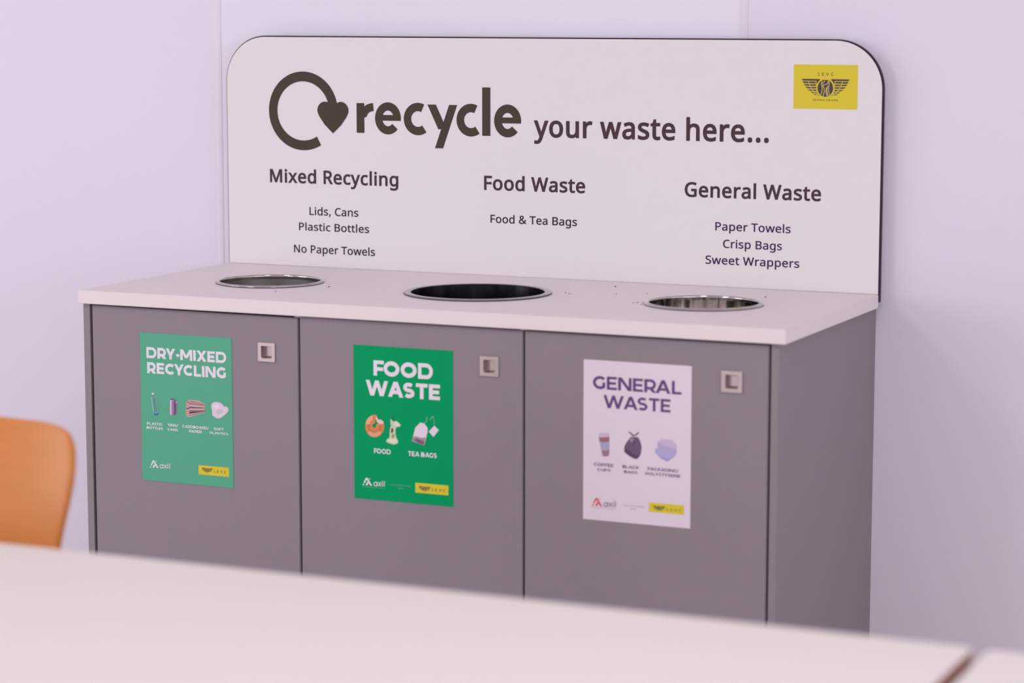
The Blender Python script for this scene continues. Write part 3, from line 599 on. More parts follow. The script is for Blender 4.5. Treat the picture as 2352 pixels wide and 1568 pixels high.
for x0, x1, ta, tb, (hx0, hx1, hz0, hz1) in DOORS:
    bm = bmesh.new()
    # door leaf with a square cut-out for the recessed pull
    xs, zs = (x0, hx0 + .004, hx1 - .004, x1), (.105, H + hz0 + .004, H + hz1 - .004, None)

    def zt(x):
        return H - (ta + (tb - ta) * (x - x0) / (x1 - x0))
    gf = [[bm.verts.new((x, YD, (zs[j] if j < 3 else zt(x)))) for j in range(4)] for x in xs]
    gb = [[bm.verts.new((x, YD + .018, (zs[j] if j < 3 else zt(x)))) for j in range(4)] for x in xs]
    for i in range(3):
        for j in range(3):
            if (i, j) == (1, 1):
                q = [(i, j), (i + 1, j), (i + 1, j + 1), (i, j + 1)]
                for a, b in zip(q, q[1:] + q[:1]):
                    bm.faces.new((gf[a[0]][a[1]], gf[b[0]][b[1]], gb[b[0]][b[1]], gb[a[0]][a[1]]))
                continue
            bm.faces.new((gf[i][j], gf[i + 1][j], gf[i + 1][j + 1], gf[i][j + 1]))
            bm.faces.new((gb[i][j], gb[i][j + 1], gb[i + 1][j + 1], gb[i + 1][j]))
    for i in range(3):
        for j in (0, 3):
            bm.faces.new((gf[i][j], gf[i + 1][j], gb[i + 1][j], gb[i][j]))
            bm.faces.new((gf[j][i], gf[j][i + 1], gb[j][i + 1], gb[j][i]))
    bmesh.ops.recalc_face_normals(bm, faces=bm.faces)
    rim = [e for e in bm.edges if len(e.link_faces) == 2 and e.calc_face_angle(0) > 1 and
           all((abs(v.co.x - x0) < 1e-5 or abs(v.co.x - x1) < 1e-5 or v.co.z > H - .05 or v.co.z < .11) for v in e.verts) and
           all(abs(v.co.y - YD) < 1e-5 for v in e.verts)]
    bmesh.ops.bevel(bm, geom=rim, offset=.0012, segments=2, affect='EDGES')
    door = cpart('door', bm, M['grey'])
    bm = bmesh.new()                                    # square pull: raised plate, rounded square cup
    cx, cz, hw, iw = (hx0 + hx1) / 2, H + (hz0 + hz1) / 2, (hx1 - hx0) / 2, (hx1 - hx0) / 2 * .60
    loops = []
    for r_, k_, y_ in ((.0016, hw, YD), (.0020, hw, YD - .0024), (.0018, hw - .0006, YD - .0030), (.0030, iw + .0006, YD - .0030), (.0028, iw, YD - .0024), (.0028, iw - .0003, YD + .009), (.0016, iw - .0020, YD + .0115)):
        loops.append([bm.verts.new((x, y_, z)) for x, z in rounded(cx - k_, cx + k_, cz - k_, cz + k_, r_, 5)])
    for a, b in zip(loops, loops[1:]):
        for k in range(len(a)):
            bm.faces.new((a[k], a[(k + 1) % len(a)], b[(k + 1) % len(a)], b[k]))
    bm.faces.new(loops[-1])
    hd = cpart('pull_handle', bm, M['nickel'], door)
    hd['label'] = 'square satin metal recessed pull'

# ------------------------------------------------------------------ worktop with three round openings
WT, DT, TT = 1.47887, 0.58721, 0.02632
CHUTES = ((.2790, -.3040, .1115, .1030, 'L'), (.7480, -.3000, .1470, .1325, 'M'), (1.2190, -.2905, .1145, .1045, 'R'))
cu = bpy.data.curves.new('tmp', 'CURVE')
cu.dimensions = '2D'
cu.fill_mode = 'BOTH'
cu.extrude = TT / 2
cu.bevel_depth = 0.0


def poly_spline(pts):
    s = cu.splines.new('POLY')
    s.points.add(len(pts) - 1)
    s.use_cyclic_u = True
    for p, q in zip(s.points, pts):
        p.co = (q[0], q[1], 0, 1)


poly_spline(rounded(0, WT, -DT, -.0006, .002, 4))
for cx, cy, ro, ri, _ in CHUTES:
    poly_spline([(cx + (ri + .003) * math.cos(2 * PI * k / 96), cy + (ri + .003) * math.sin(2 * PI * k / 96)) for k in range(96)])
to = bpy.data.objects.new('tmp', cu)
COL.objects.link(to)
me = bpy.data.meshes.new_from_object(to.evaluated_get(bpy.context.evaluated_depsgraph_get()))
bpy.data.objects.remove(to)
bpy.data.curves.remove(cu)
bm = bmesh.new()
bm.from_mesh(me)
bpy.data.meshes.remove(me)
bmesh.ops.remove_doubles(bm, verts=bm.verts, dist=1e-6)
for f in bm.faces:
    f.material_index = 0
    f.smooth = False
rim = [e for e in bm.edges if len(e.link_faces) == 2 and e.calc_face_angle(0) > 1.2 and
       all(v.co.x < .003 or v.co.x > WT - .003 or v.co.y < -DT + .003 for v in e.verts)]
bmesh.ops.bevel(bm, geom=rim, offset=.0012, segments=2, affect='EDGES')
bmesh.ops.translate(bm, verts=bm.verts, vec=(-WT / 2, DT / 2, -TT / 2))
wt = from_bm('worktop', bm, M['worktop'], loc=(WT / 2, -DT / 2, H))
tag(wt, 'white worktop with three round openings on top of the grey cabinet', 'worktop')

# ------------------------------------------------------------------ the three chutes
CH = {'L': ('steel', 'steel_dull', 'small round bin opening with dull grey inside, above the DRY-MIXED RECYCLING poster'),
      'M': ('steel_dark', 'steel_dark', 'large round bin opening with a black liner, above the FOOD WASTE poster'),
      'R': ('steel', 'steel_streaked', 'small round bin opening with shiny streaked steel inside, above the GENERAL WASTE poster')}
for cx, cy, ro, ri, key in CHUTES:
    m_rim, m_in, lab = CH[key]
    ch = link('bin_chute', None, loc=(cx, cy, H))
    tag(ch, lab, 'bin opening', 'round openings in the worktop')
    bm = bmesh.new()
    if key == 'M':
        prof = [(ro, .0003), (ro - .0002, .0026), (ro - .002, .0036), (ri + .004, .0042), (ri + .0012, .0036), (ri, .0018), (ri, -.012)]
    else:
        prof = [(ro, .0003), (ro - .0008, .0016), (ro - .0030, .0022), (ri + .0062, .0024), (ri + .0050, .0034), (ri + .0030, .0052), (ri + .0012, .0050), (ri + .0002, .0036), (ri, .0014), (ri, -.006)]
    lathe(bm, prof)
    for f in bm.faces:                                  # the dark seam where the ring meets the worktop
        if max(math.hypot(v.co.x, v.co.y) for v in f.verts) > ro - .0001:
            f.material_index = 1
    from_bm('rim', bm, [M[m_rim], M['seam']], ch, smooth=True)
    bm = bmesh.new()
    if key == 'M':
        lathe(bm, [(ri - .0006, .0030), (ri - .0012, -.004), (ri - .003, -.03), (ri - .004, -.09), (ri - .006, -.17), (ri - .012, -.26), (ri - .03, -.33), (.06, -.36), (.001, -.362)], 128,
              wob=lambda a, z: min(1, max(0, -z / .05)) * .0028 * (math.sin(9 * a + 11 * z) + .7 * math.sin(23 * a - 30 * z) + .4 * math.sin(41 * a)))
        ln = from_bm('bin_liner', bm, M['liner'], ch, smooth=True)
        ln['label'] = 'black plastic bin liner'
    else:
        lathe(bm, [(ri - .0002, -.004), (ri - .0004, -.16), (ri - .0040, -.16), (ri - .0040, -.165), (ri + .0008, -.165), (ri + .0008, -.02)])
        from_bm('sleeve', bm, M[m_in], ch, smooth=True)

# ------------------------------------------------------------------ crumbs on the worktop
bm = bmesh.new()
for cx, cy in ((.372, -.445), (.905, -.226), (.955, -.085), (1.005, -.205), (1.058, -.175), (1.095, -.32), (1.104, -.315), (1.113, -.345), (.92, -.24), (1.29, -.135), (.43, -.33), (1.088, -.325)):
    r = random.uniform(.0011, .0019)
    res = bmesh.ops.create_icosphere(bm, subdivisions=2, radius=r)
    for v in res['verts']:
        v.co = Vector((v.co.x * random.uniform(.9, 1.5), v.co.y * random.uniform(.9, 1.3), v.co.z * .55)) + Vector((cx, cy, H + r * .5))
tag(from_bm('crumbs', bm, M['crumb'], smooth=True), 'tiny brown crumbs scattered on the white worktop', 'crumbs', kind='stuff')

# ------------------------------------------------------------------ sign board
HS = 0.49862
sb = link('sign_board', None, loc=(WT / 2, 0, H))
tag(sb, 'white round-cornered recycling sign board standing behind the worktop', 'sign')
SO = Vector((-WT / 2, 0, 0))


def spart(name, bm, m, parent=None, recalc=False):
    bmesh.ops.translate(bm, verts=bm.verts, vec=SO)
    return from_bm(name, bm, m, parent or sb, recalc=recalc)


bm = bmesh.new()                                         # laminate board: bevelled rim shows its dark core
CB = .0026
ol = rounded(0, WT + .0012, -.0150, HS, .098, 24, (1, 1, 0, 0))
il = rounded(CB, WT + .0012 - CB, -.0150, HS - CB, .098 - CB, 24, (1, 1, 0, 0))
lp_ = [[bm.verts.new((x, y_, z)) for x, z in o_] for o_, y_ in ((il, 0), (ol, CB), (ol, .0115))]
bm.faces.new(lp_[0]).material_index = 0
bm.faces.new(lp_[2][::-1]).material_index = 0
for a, b in zip(lp_, lp_[1:]):
    for k in range(len(a)):
        bm.faces.new((a[k], b[k], b[(k + 1) % len(a)], a[(k + 1) % len(a)])).material_index = 1
spart('panel', bm, [M['board'], M['board_edge']], recalc=True)

bm = bmesh.new()                                         # sealant bead along the joint with the worktop
tube(bm, [(.002, -.0006, .0002), (WT - .002, -.0006, .0002)], .0011, 8)
spart('sealant_bead', bm, M['sealant'], recalc=True)

# the ring-and-heart mark
bm = bmesh.new()
IY = -.0004
rc, rz, rr, rt = .1920, .3377, .0742, .0211
flat(bm, stroke(arc(rc, rz, rr, rr, 12.5, 301, 72), rt), IY)
hx, hz = .2648, .3255                                    # heart-shaped arrow head
hpts = []
for a in range(200, -1, -10):                            # left lobe, right to left
    pass
lobe = .0187
left = arc(hx - .0192, .3400, lobe, .0188, 60, 196, 14)
tip = [(hx - .0325, .3255), (hx - .020, .3090), (hx, .2908), (hx + .020, .3090), (hx + .0325, .3255)]
right = arc(hx + .0192, .3400, lobe, .0188, -16, 120, 14)
heart = [(.2744, .3572), (.2552, .3572), (.2530, .3560)] + [q for q in left if q[0] < .2525] + tip + [q for q in right if q[0] > .2775][::1] + [(.2765, .3560)]
flat(bm, [heart], IY - .0001)
spart('ring_heart_mark', bm, M['ink'])

# "recycle" in heavy rounded letters
bm = bmesh.new()
P = []
bs, xh = .2936, .3570
P.append(rect(.3222, .3408, bs, xh))                      # r
P += stroke([(.3330, .3330)] + arc(.3640, .3300, .0250, .0190, 165, 93, 10), .0172)


def letter_e(x0, x1):
    c, rx, ry = (x0 + x1) / 2, (x1 - x0) / 2 - .0088, .0340 - .0086
    o = stroke(arc(c, .3256, rx, ry, -9, 318, 48), .0174)
    o.append(rect(x0 + .010, x1 - .0006, .3206, .3328))
    return o


def letter_c(x0, x1):
    rx, ry = .0247, .0340 - .0086
    c = x0 + .0087 + rx
    return stroke(arc(c, .3256, rx, ry, 63, 307, 44), .0176)


P += letter_e(.3665, .4284)
P += letter_c(.4352, .4890)
P.append(diag(.5010, .3566, .5263, .3050, .0178))         # y
P.append(diag(.5180, .2650, .5512, .3566, .0178))
P += letter_c(.5592, .6128)
P.append(rect(.6186, .6374, bs, .3944))                   # l
P += letter_e(.6460, .7078)
flat(bm, P, IY)
spart('recycle_lettering', bm, M['ink'])

LINES = (('slogan_lettering', 'ink_warm', (('your waste here...', .7364, 1.2476, .2934, .0452, .020),)),
         ('mixed_recycling_lettering', 'ink_warm', (('Mixed Recycling', .1077, .4212, .1812, .0293, .020),)),
         ('mixed_recycling_list', 'ink_blue', (('Lids, Cans', .2049, .3246, .1130, .0172, .012), ('Plastic Bottles', .1786, .3504, .0790, .0168, .012), ('No Paper Towels', .1656, .3642, .0300, .0172, .012))),
         ('food_waste_lettering', 'ink_warm', (('Food Waste', .6228, .8523, .1803, .0300, .020),)),
         ('food_waste_list', 'ink_blue', (('Food & Tea Bags', .6376, .8344, .1118, .0170, .012),)),
         ('general_waste_lettering', 'ink_warm', (('General Waste', 1.0708, 1.3576, .1803, .0300, .020),)),
         ('general_waste_list', 'ink_violet', (('Paper Towels', 1.1371, 1.2960, .1146, .0168, .012), ('Crisp Bags', 1.1541, 1.2784, .0797, .0168, .012), ('Sweet Wrappers', 1.1169, 1.3152, .0461, .0168, .012))))
for nm, m, rows in LINES:
    bm = bmesh.new()
    for (s, x0, x1, b, c, bold) in rows:
        for g in outline_text(s, x0, x1, b, c, bold):
            flat(bm, g, IY)
    spart(nm, bm, M[m])


def emblem(bm, x0, x1, ztop, y, mi_dark, mi_line, detail=True):
    """winged wheel: feather bars left and right of a dark roundel with pale flowing lines"""
    k = (x1 - x0) / 932.0

    def T(pts, mirror=False):
        return [(x0 + ((1960 - px if mirror else px) - 514) * k, ztop - (py - 515) * k) for px, py in pts]
    bars = [[(515, 515), (862, 515), (876, 528), (845, 556), (820, 600), (806, 600), (806, 547), (542, 547)],
            [(527, 563), (790, 563), (790, 594), (566, 594)], [(548, 613), (800, 613), (800, 641), (596, 641)],
            [(578, 662), (803, 662), (803, 690), (640, 690)], [(620, 711), (805, 711), (808, 735), (690, 735)],
            [(678, 757), (812, 757), (822, 778), (746, 778)], [(735, 794), (828, 794), (840, 806), (800, 815)], [(835, 815), (850, 812), (880, 828), (868, 830)]]
    for mir in (False, True):
        flat(bm, [T(b, mir) for b in bars], y, mi_dark)
        if detail:
            flat(bm, [T(q, mir) for q in stroke([(648, 560), (680, 640), (730, 720), (780, 775), (835, 822)], 12)], y - .0001, mi_line)
            flat(bm, [T(q, mir) for q in stroke([(540, 555), (800, 555), (800, 606)], 8)], y - .0001, mi_line)
    ring = [p for p in arc(978, 682, 150, 160, 0, 360, 48)[:-1]]
    ring = [(px, max(py, 528)) for px, py in ring]
    flat(bm, [T(ring)], y, mi_dark)
    if detail:
        for c in ([(912, 530), (905, 600), (918, 690), (912, 760), (888, 812)], [(1046, 530), (1052, 600), (1040, 690), (1046, 760), (1070, 812)],
                  [(930, 640), (955, 680), (962, 740), (940, 832)], [(1030, 640), (1000, 680), (992, 740), (1014, 832)],
                  [(965, 535), (950, 570), (915, 605)], [(922, 632), (965, 618), (1012, 606), (1032, 580), (1022, 545)], [(1034, 640), (1008, 700), (1012, 760), (1034, 826)]):
            flat(bm, [T(q) for q in stroke(c, 13)], y - .0001, mi_line)


def levc(bm, x0, x1, base, cap, y, s, mi=0):
    n, pen, items = 0, 0.0, []
    for ch in 'LEVC':
        g, wd = cap_letter(ch, s)
        items.append((pen, g))
        pen += wd + .72
    k = (x1 - x0) / (pen - .72)
    for p0, g in items:
        flat(bm, [[(x0 + (p0 + x) * k, base + yy * cap) for x, yy in p] for p in g], y, mi)


# yellow sticker on the board
bm = bmesh.new()
prism_y(bm, [(1.2976, .3624), (1.4280, .3624), (1.4280, .4490), (1.2976, .4490)], -.0007, -.0001)
stk = spart('yellow_sticker', bm, M['yellow'], recalc=True)
stk['label'] = 'yellow company sticker'
bm = bmesh.new()
emblem(bm, 1.3137, 1.4122, .4209, -.0010, 0, 1)
e_ = from_bm('winged_emblem', bm, [M['emblem'], M['olive_line']], stk, recalc=False)
bmesh_shift = SO
e_.data.transform(Matrix.Translation(SO))
bm = bmesh.new()
levc(bm, 1.3478, 1.3788, .4274, .0063, -.0010, .17)
e_ = from_bm('sticker_lettering', bm, M['olive'], stk, recalc=False)
e_.data.transform(Matrix.Translation(SO))
bm = bmesh.new()
t_ = caps('PEOPLE DRIVEN', 1.3382, 1.3884, .3783, .0033, .2, .42)
flat(bm, t_, -.0010)
e_ = from_bm('sticker_lettering', bm, M['olive'], stk, recalc=False)
e_.data.transform(Matrix.Translation(SO))

# ------------------------------------------------------------------ posters
ART = [
{"text":[["DRY-MIXED",14.7,197.9,50.6,49.3,21.6],["RECYCLING",16.0,197.0,81.4,79.5,22.0],["PLASTIC",12.9,49.1,184.3,184.4,5.4],["BOTTLES",12.0,50.4,192.8,192.6,5.2],["TINS/",61.2,84.9,184.1,184.2,5.2],["CANS",60.8,84.8,192.8,192.6,4.9],["CARDBOARD/",95.0,155.2,184.5,184.3,5.4],["PAPER",110.3,139.6,193.4,192.7,5.6],["SOFT",167.2,189.7,184.3,184.1,5.2],["PLASTICS",158.3,199.8,192.1,192.6,4.5]],
"poly":{"bottle_picture":[["teal_light",[[25.3,125.1],[30.6,124.4],[32.4,126.5],[36.1,128.8],[37.3,133.2],[40.5,160.1],[39.6,163.0],[34.8,164.4],[29.6,163.8],[27.5,157.2],[23.1,131.7],[23.7,128.0]]],["teal_mid",[[27.9,128.1],[33.1,128.6],[35.2,138.5],[37.8,158.4],[31.9,160.8],[28.9,157.1],[26.0,136.6]]],["teal_pale",[[24.0,129.7],[25.4,129.2],[30.1,158.3],[28.9,159.1]]],["cap_white",[[25.5,120.5],[26.8,119.2],[29.2,119.0],[30.7,120.3],[30.7,122.4],[29.2,123.8],[26.5,124.0],[25.3,122.7]]],["blue",[[29.3,160.7],[34.8,161.6],[40.2,159.1],[40.2,162.5],[35.5,164.4],[30.6,164.0]]],["teal_dark",[[25.3,124.8],[30.6,124.2],[30.9,125.2],[25.3,126.0]]]],"can_picture":[["tin_mid",[[66.4,131.7],[68.6,128.9],[73.8,127.6],[79.7,128.2],[82.6,130.8],[84.4,134.8],[83.2,157.4],[80.1,160.3],[73.4,161.8],[68.2,161.2],[66.0,158.8]]],["tin_light",[[67.3,132.0],[71.6,130.9],[71.2,161.3],[68.1,160.8],[66.6,158.7]]],["tin_pale",[[68.5,131.9],[70.2,131.5],[69.8,160.7],[68.4,160.5]]],["tin_dark",[[76.4,131.8],[81.5,131.2],[82.3,137.5],[81.1,158.2],[76.1,160.4]]],["tin_black",[[68.6,129.6],[73.8,127.9],[80.0,128.7],[79.7,129.8],[73.8,129.2],[69.4,130.8]]],["tin_pale",[[80.4,134.6],[83.5,133.6],[83.8,135.4],[80.8,136.4]]]],"paper_picture":[["paper_tan",[[109.1,128.4],[119.4,127.3],[132.6,127.9],[148.3,133.8],[148.2,151.8],[108.8,163.3],[104.1,159.0],[104.4,134.6]]],["paper_brown",[[115.7,130.5],[148.0,135.1],[148.0,135.9],[115.7,131.9]]],["paper_brown",[[115.7,134.7],[148.0,136.6],[148.0,137.7],[115.7,136.3]]],["paper_white",[[112.0,138.5],[148.0,138.7],[148.0,139.7],[112.0,139.9]]],["paper_dark",[[111.9,142.0],[148.0,141.3],[148.0,142.3],[111.9,144.5]]],["paper_white",[[111.9,145.6],[147.9,143.8],[147.9,144.8],[111.9,146.9]]],["paper_brown",[[111.9,148.7],[147.9,146.0],[147.9,147.0],[111.8,150.2]]],["paper_dark",[[111.8,151.4],[147.9,147.7],[147.9,148.7],[111.8,155.6]]],["paper_white",[[111.8,156.1],[147.9,149.2],[147.9,150.1],[111.8,157.4]]],["paper_dark",[[111.8,158.4],[147.9,150.2],[147.9,151.0],[111.7,159.5]]],["paper_white",[[111.7,160.0],[147.9,151.1],[147.9,151.9],[111.7,161.3]]],["paper_brown",[[107.6,131.8],[109.1,131.4],[116.4,136.2],[114.9,137.6]]],["paper_yellow",[[104.5,151.3],[108.2,149.7],[108.1,157.4],[104.7,157.1]]],["paper_dark",[[104.8,145.5],[111.9,143.6],[111.9,145.6],[104.8,147.1]]]],"plastic_picture":[["pl_white",[[162.5,134.0],[164.7,131.0],[169.1,129.0],[176.3,128.3],[183.6,129.2],[187.9,132.1],[190.8,135.7],[196.6,135.9],[199.8,137.5],[201.5,142.5],[200.1,145.8],[195.0,150.7],[189.2,155.0],[183.4,159.3],[177.5,160.5],[171.7,159.5],[165.2,155.6],[163.8,150.5],[164.3,145.4],[162.0,140.4]]],["pl_grey",[[174.8,144.6],[182.0,141.5],[189.3,143.5],[186.3,150.1],[179.0,153.2],[173.3,149.8]]],["pl_pale",[[166.1,135.0],[174.9,131.8],[182.1,133.8],[179.1,140.4],[168.9,142.5]]]]},
"mark":{"sticker":[[130.9,257.1],[200.4,256.9],[200.0,275.7],[130.7,275.3]],"emblem":[[138.2,261.7],[163.3,261.7],[150.6,270.3]],"levc":[[166.5,269.2],[193.5,269.1],[166.5,264.0]],"axil":[[40.7,269.7],[66.0,269.6],[40.8,260.7]],"in":[[79.5,265.8],[121.6,265.6],[79.5,263.2]],"with":[[94.2,271.5],[105.3,271.4],[94.3,268.9]],"sub":[[16.7,274.7],[66.0,274.0],[16.7,273.0]],"mount":[[17.5,270.3],[38.4,270.4],[17.7,255.1]]}},
{"text":[["FOOD",42.9,168.6,56.9,56.4,29.3],["WASTE",26.0,183.2,95.8,95.0,29.4],["FOOD",42.8,78.7,206.8,206.2,9.5],["TEA BAGS",115.6,176.1,206.5,205.9,9.2]],
"poly":{"doughnut_picture":[["dough",[[62.7,142.0],[64.4,146.1],[48.3,151.7],[47.9,151.0]]],["dough",[[64.4,146.1],[65.2,150.5],[48.4,152.6],[48.3,151.7]]],["dough",[[65.2,150.5],[65.2,155.1],[48.4,153.4],[48.4,152.6]]],["dough",[[65.2,155.1],[64.2,159.7],[48.2,154.2],[48.4,153.4]]],["dough",[[64.2,159.7],[62.4,164.0],[47.9,155.1],[48.2,154.2]]],["dough",[[62.4,164.0],[59.9,167.8],[47.3,155.8],[47.9,155.1]]],["dough",[[59.9,167.8],[56.7,171.1],[46.7,156.4],[47.3,155.8]]],["dough",[[56.7,171.1],[53.0,173.6],[45.9,156.9],[46.7,156.4]]],["dough",[[53.0,173.6],[48.9,175.3],[45.0,157.2],[45.9,156.9]]],["dough",[[48.9,175.3],[44.7,176.1],[44.1,157.3],[45.0,157.2]]],["dough",[[44.7,176.1],[40.4,175.9],[43.2,157.3],[44.1,157.3]]],["dough",[[40.4,175.9],[36.4,174.7],[42.4,157.1],[43.2,157.3]]],["dough",[[36.4,174.7],[32.7,172.7],[41.6,156.7],[42.4,157.1]]],["dough",[[32.7,172.7],[29.6,169.8],[41.0,156.2],[41.6,156.7]]],["dough",[[29.6,169.8],[27.1,166.2],[40.4,155.5],[41.0,156.2]]],["dough",[[27.1,166.2],[25.4,162.1],[40.1,154.8],[40.4,155.5]]],["dough",[[25.4,162.1],[24.6,157.7],[39.9,153.9],[40.1,154.8]]],["dough",[[24.6,157.7],[24.6,153.1],[39.9,153.1],[39.9,153.9]]],["dough",[[24.6,153.1],[25.6,148.5],[40.1,152.2],[39.9,153.1]]],["dough",[[25.6,148.5],[27.4,144.2],[40.5,151.4],[40.1,152.2]]],["dough",[[27.4,144.2],[29.9,140.3],[41.0,150.7],[40.5,151.4]]],["dough",[[29.9,140.3],[33.1,137.1],[41.7,150.1],[41.0,150.7]]],["dough",[[33.1,137.1],[36.9,134.6],[42.5,149.6],[41.7,150.1]]],["dough",[[36.9,134.6],[41.0,132.9],[43.3,149.3],[42.5,149.6]]],["dough",[[41.0,132.9],[45.2,132.1],[44.2,149.2],[43.3,149.3]]],["dough",[[45.2,132.1],[49.4,132.4],[45.1,149.2],[44.2,149.2]]],["dough_dark",[[60.0,153.2],[59.5,157.2],[53.9,155.4],[54.3,152.6]]],["dough_dark",[[59.5,157.2],[58.0,161.1],[52.9,158.0],[53.9,155.4]]],["dough_dark",[[58.0,161.1],[55.6,164.5],[51.3,160.4],[52.9,158.0]]],["dough_dark",[[55.6,164.5],[52.6,167.2],[49.3,162.2],[51.3,160.4]]],["dough_dark",[[52.6,167.2],[49.0,169.0],[46.9,163.5],[49.3,162.2]]],["dough_dark",[[49.0,169.0],[45.2,169.9],[44.3,164.1],[46.9,163.5]]],["dough_dark",[[45.2,169.9],[41.3,169.8],[41.8,164.0],[44.3,164.1]]],["dough_dark",[[41.3,169.8],[37.7,168.6],[39.4,163.2],[41.8,164.0]]],["dough_dark",[[37.7,168.6],[34.6,166.5],[37.3,161.7],[39.4,163.2]]],["dough_dark",[[34.6,166.5],[32.1,163.5],[35.6,159.7],[37.3,161.7]]],["dough_dark",[[32.1,163.5],[30.5,159.9],[34.6,157.2],[35.6,159.7]]],["dough_dark",[[30.5,159.9],[29.8,156.0],[34.1,154.5],[34.6,157.2]]],["dough_dark",[[29.8,156.0],[30.1,151.9],[34.3,151.7],[34.1,154.5]]],["dough_dark",[[30.1,151.9],[31.4,148.0],[35.2,149.0],[34.3,151.7]]],["dough_dark",[[31.4,148.0],[33.6,144.5],[36.6,146.6],[35.2,149.0]]],["dough_dark",[[33.6,144.5],[36.5,141.6],[38.6,144.6],[36.6,146.6]]],["dough_dark",[[36.5,141.6],[40.0,139.5],[40.9,143.2],[38.6,144.6]]],["dough_dark",[[40.0,139.5],[43.8,138.4],[43.4,142.5],[40.9,143.2]]],["icing",[[25.8,152.4],[26.1,149.1],[35.3,149.5],[35.1,150.9]]],["icing",[[26.1,149.1],[27.0,145.9],[35.7,148.1],[35.3,149.5]]],["icing",[[27.0,145.9],[28.4,142.9],[36.3,146.9],[35.7,148.1]]],["icing",[[28.4,142.9],[30.3,140.2],[37.1,145.7],[36.3,146.9]]],["icing",[[30.3,140.2],[32.6,137.8],[38.1,144.7],[37.1,145.7]]],["icing",[[32.6,137.8],[35.2,135.9],[39.2,143.9],[38.1,144.7]]],["icing",[[35.2,135.9],[38.1,134.4],[40.4,143.2],[39.2,143.9]]],["icing",[[38.1,134.4],[41.2,133.5],[41.8,142.8],[40.4,143.2]]],["icing2",[[60.5,166.0],[58.3,168.8],[52.0,163.8],[53.3,162.2]]],["icing2",[[58.3,168.8],[55.6,171.2],[50.5,165.1],[52.0,163.8]]],["icing2",[[55.6,171.2],[52.4,173.1],[48.6,166.2],[50.5,165.1]]],["icing2",[[52.4,173.1],[48.8,174.3],[46.6,166.9],[48.6,166.2]]],["icing2",[[48.8,174.3],[45.2,174.9],[44.5,167.3],[46.6,166.9]]],["icing2",[[45.2,174.9],[41.5,174.8],[42.4,167.2],[44.5,167.3]]],["icing2",[[41.5,174.8],[38.0,174.0],[40.4,166.7],[42.4,167.2]]],["icing2",[[38.0,174.0],[34.8,172.6],[38.6,165.9],[40.4,166.7]]],["icing2",[[34.8,172.6],[32.1,170.5],[37.1,164.7],[38.6,165.9]]],["icing2",[[32.1,170.5],[30.0,168.0],[35.8,163.3],[37.1,164.7]]],["icing3",[[49.5,133.9],[53.1,140.5],[59.4,140.5],[65.1,145.4],[63.1,148.9],[55.6,148.9],[50.6,146.3],[47.6,139.7]]]],"apple_core_picture":[["apple",[[78.7,137.8],[81.2,139.9],[84.4,141.9],[90.7,140.9],[95.6,143.5],[100.6,148.3],[98.0,151.6],[91.8,152.7],[89.3,156.3],[89.1,167.5],[91.6,174.1],[94.7,179.6],[93.9,184.1],[85.2,187.0],[75.2,185.4],[68.7,182.9],[70.3,177.8],[75.3,174.8],[76.6,168.3],[76.7,159.3],[79.3,151.3],[78.2,143.4]]],["apple_pale",[[88.2,143.3],[94.4,144.7],[99.3,148.4],[91.8,151.6],[85.6,149.7]]],["apple_pale",[[70.7,180.0],[77.8,176.2],[89.0,175.4],[94.0,180.7],[85.2,184.7]]],["apple_seed",[[80.0,156.8],[83.0,154.4],[85.0,159.9],[82.4,165.3],[78.9,163.7]]],["apple_green",[[80.9,168.1],[85.9,166.6],[86.8,173.3],[81.3,174.8]]],["apple_stem",[[82.3,131.9],[83.5,131.8],[86.7,142.5],[85.2,143.0]]]],"tea_bag_picture":[["tea_white",[[141.5,140.6],[150.1,141.6],[156.9,149.7],[156.9,157.5],[149.7,184.2],[123.3,177.7],[127.2,165.1],[130.8,151.4]]],["tea_dark",[[125.7,169.2],[132.6,167.4],[142.5,169.7],[152.8,168.3],[149.7,184.2],[123.3,177.7]]],["tea_black",[[127.6,174.0],[135.0,171.3],[144.9,175.1],[149.8,175.9],[148.5,182.7],[137.4,180.6]]],["tea_white",[[171.0,144.3],[180.7,152.2],[169.1,166.4],[159.3,156.7]]],["tea_string",[[149.8,141.3],[154.2,137.2],[155.1,138.0],[150.6,142.0]]],["tea_string",[[154.2,137.2],[155.3,128.2],[156.2,129.0],[155.1,138.0]]],["tea_string",[[155.3,128.2],[160.9,133.5],[161.8,134.2],[156.2,129.0]]],["tea_string",[[160.9,133.5],[168.3,126.3],[169.2,127.0],[161.8,134.2]]],["tea_string",[[168.3,126.3],[170.0,134.0],[170.8,134.8],[169.2,127.0]]],["tea_string",[[170.0,134.0],[170.9,144.5],[171.7,145.2],[170.8,134.8]]]]},
"mark":{"sticker":[[130.5,256.6],[200.6,257.0],[200.0,275.9],[130.3,275.8]],"emblem":[[137.3,262.7],[163.0,263.0],[149.9,271.2]],"levc":[[166.1,270.4],[193.6,269.6],[166.2,265.0]],"axil":[[37.7,269.9],[65.9,269.8],[37.8,261.0]],"in":[[78.0,266.4],[120.4,266.4],[78.0,263.3]],"with":[[93.0,271.6],[105.4,271.6],[93.0,268.9]],"sub":[[16.1,274.3],[65.9,273.2],[16.1,272.5]],"mount":[[16.2,271.1],[38.2,271.0],[16.4,255.8]]}},
{"text":[["GENERAL",18.6,190.9,53.7,52.5,24.2],["WASTE",39.2,170.0,87.6,86.6,24.0],["COFFEE",21.2,59.7,195.8,195.9,6.0],["CUPS",27.5,54.5,204.5,204.6,4.9],["BLACK",77.6,110.2,195.8,195.7,5.8],["BAGS",80.7,107.1,204.8,204.8,5.3],["PACKAGING/",126.6,186.6,196.4,195.3,5.8],["POLYSTYRENE",122.7,190.1,205.1,204.9,5.6]],
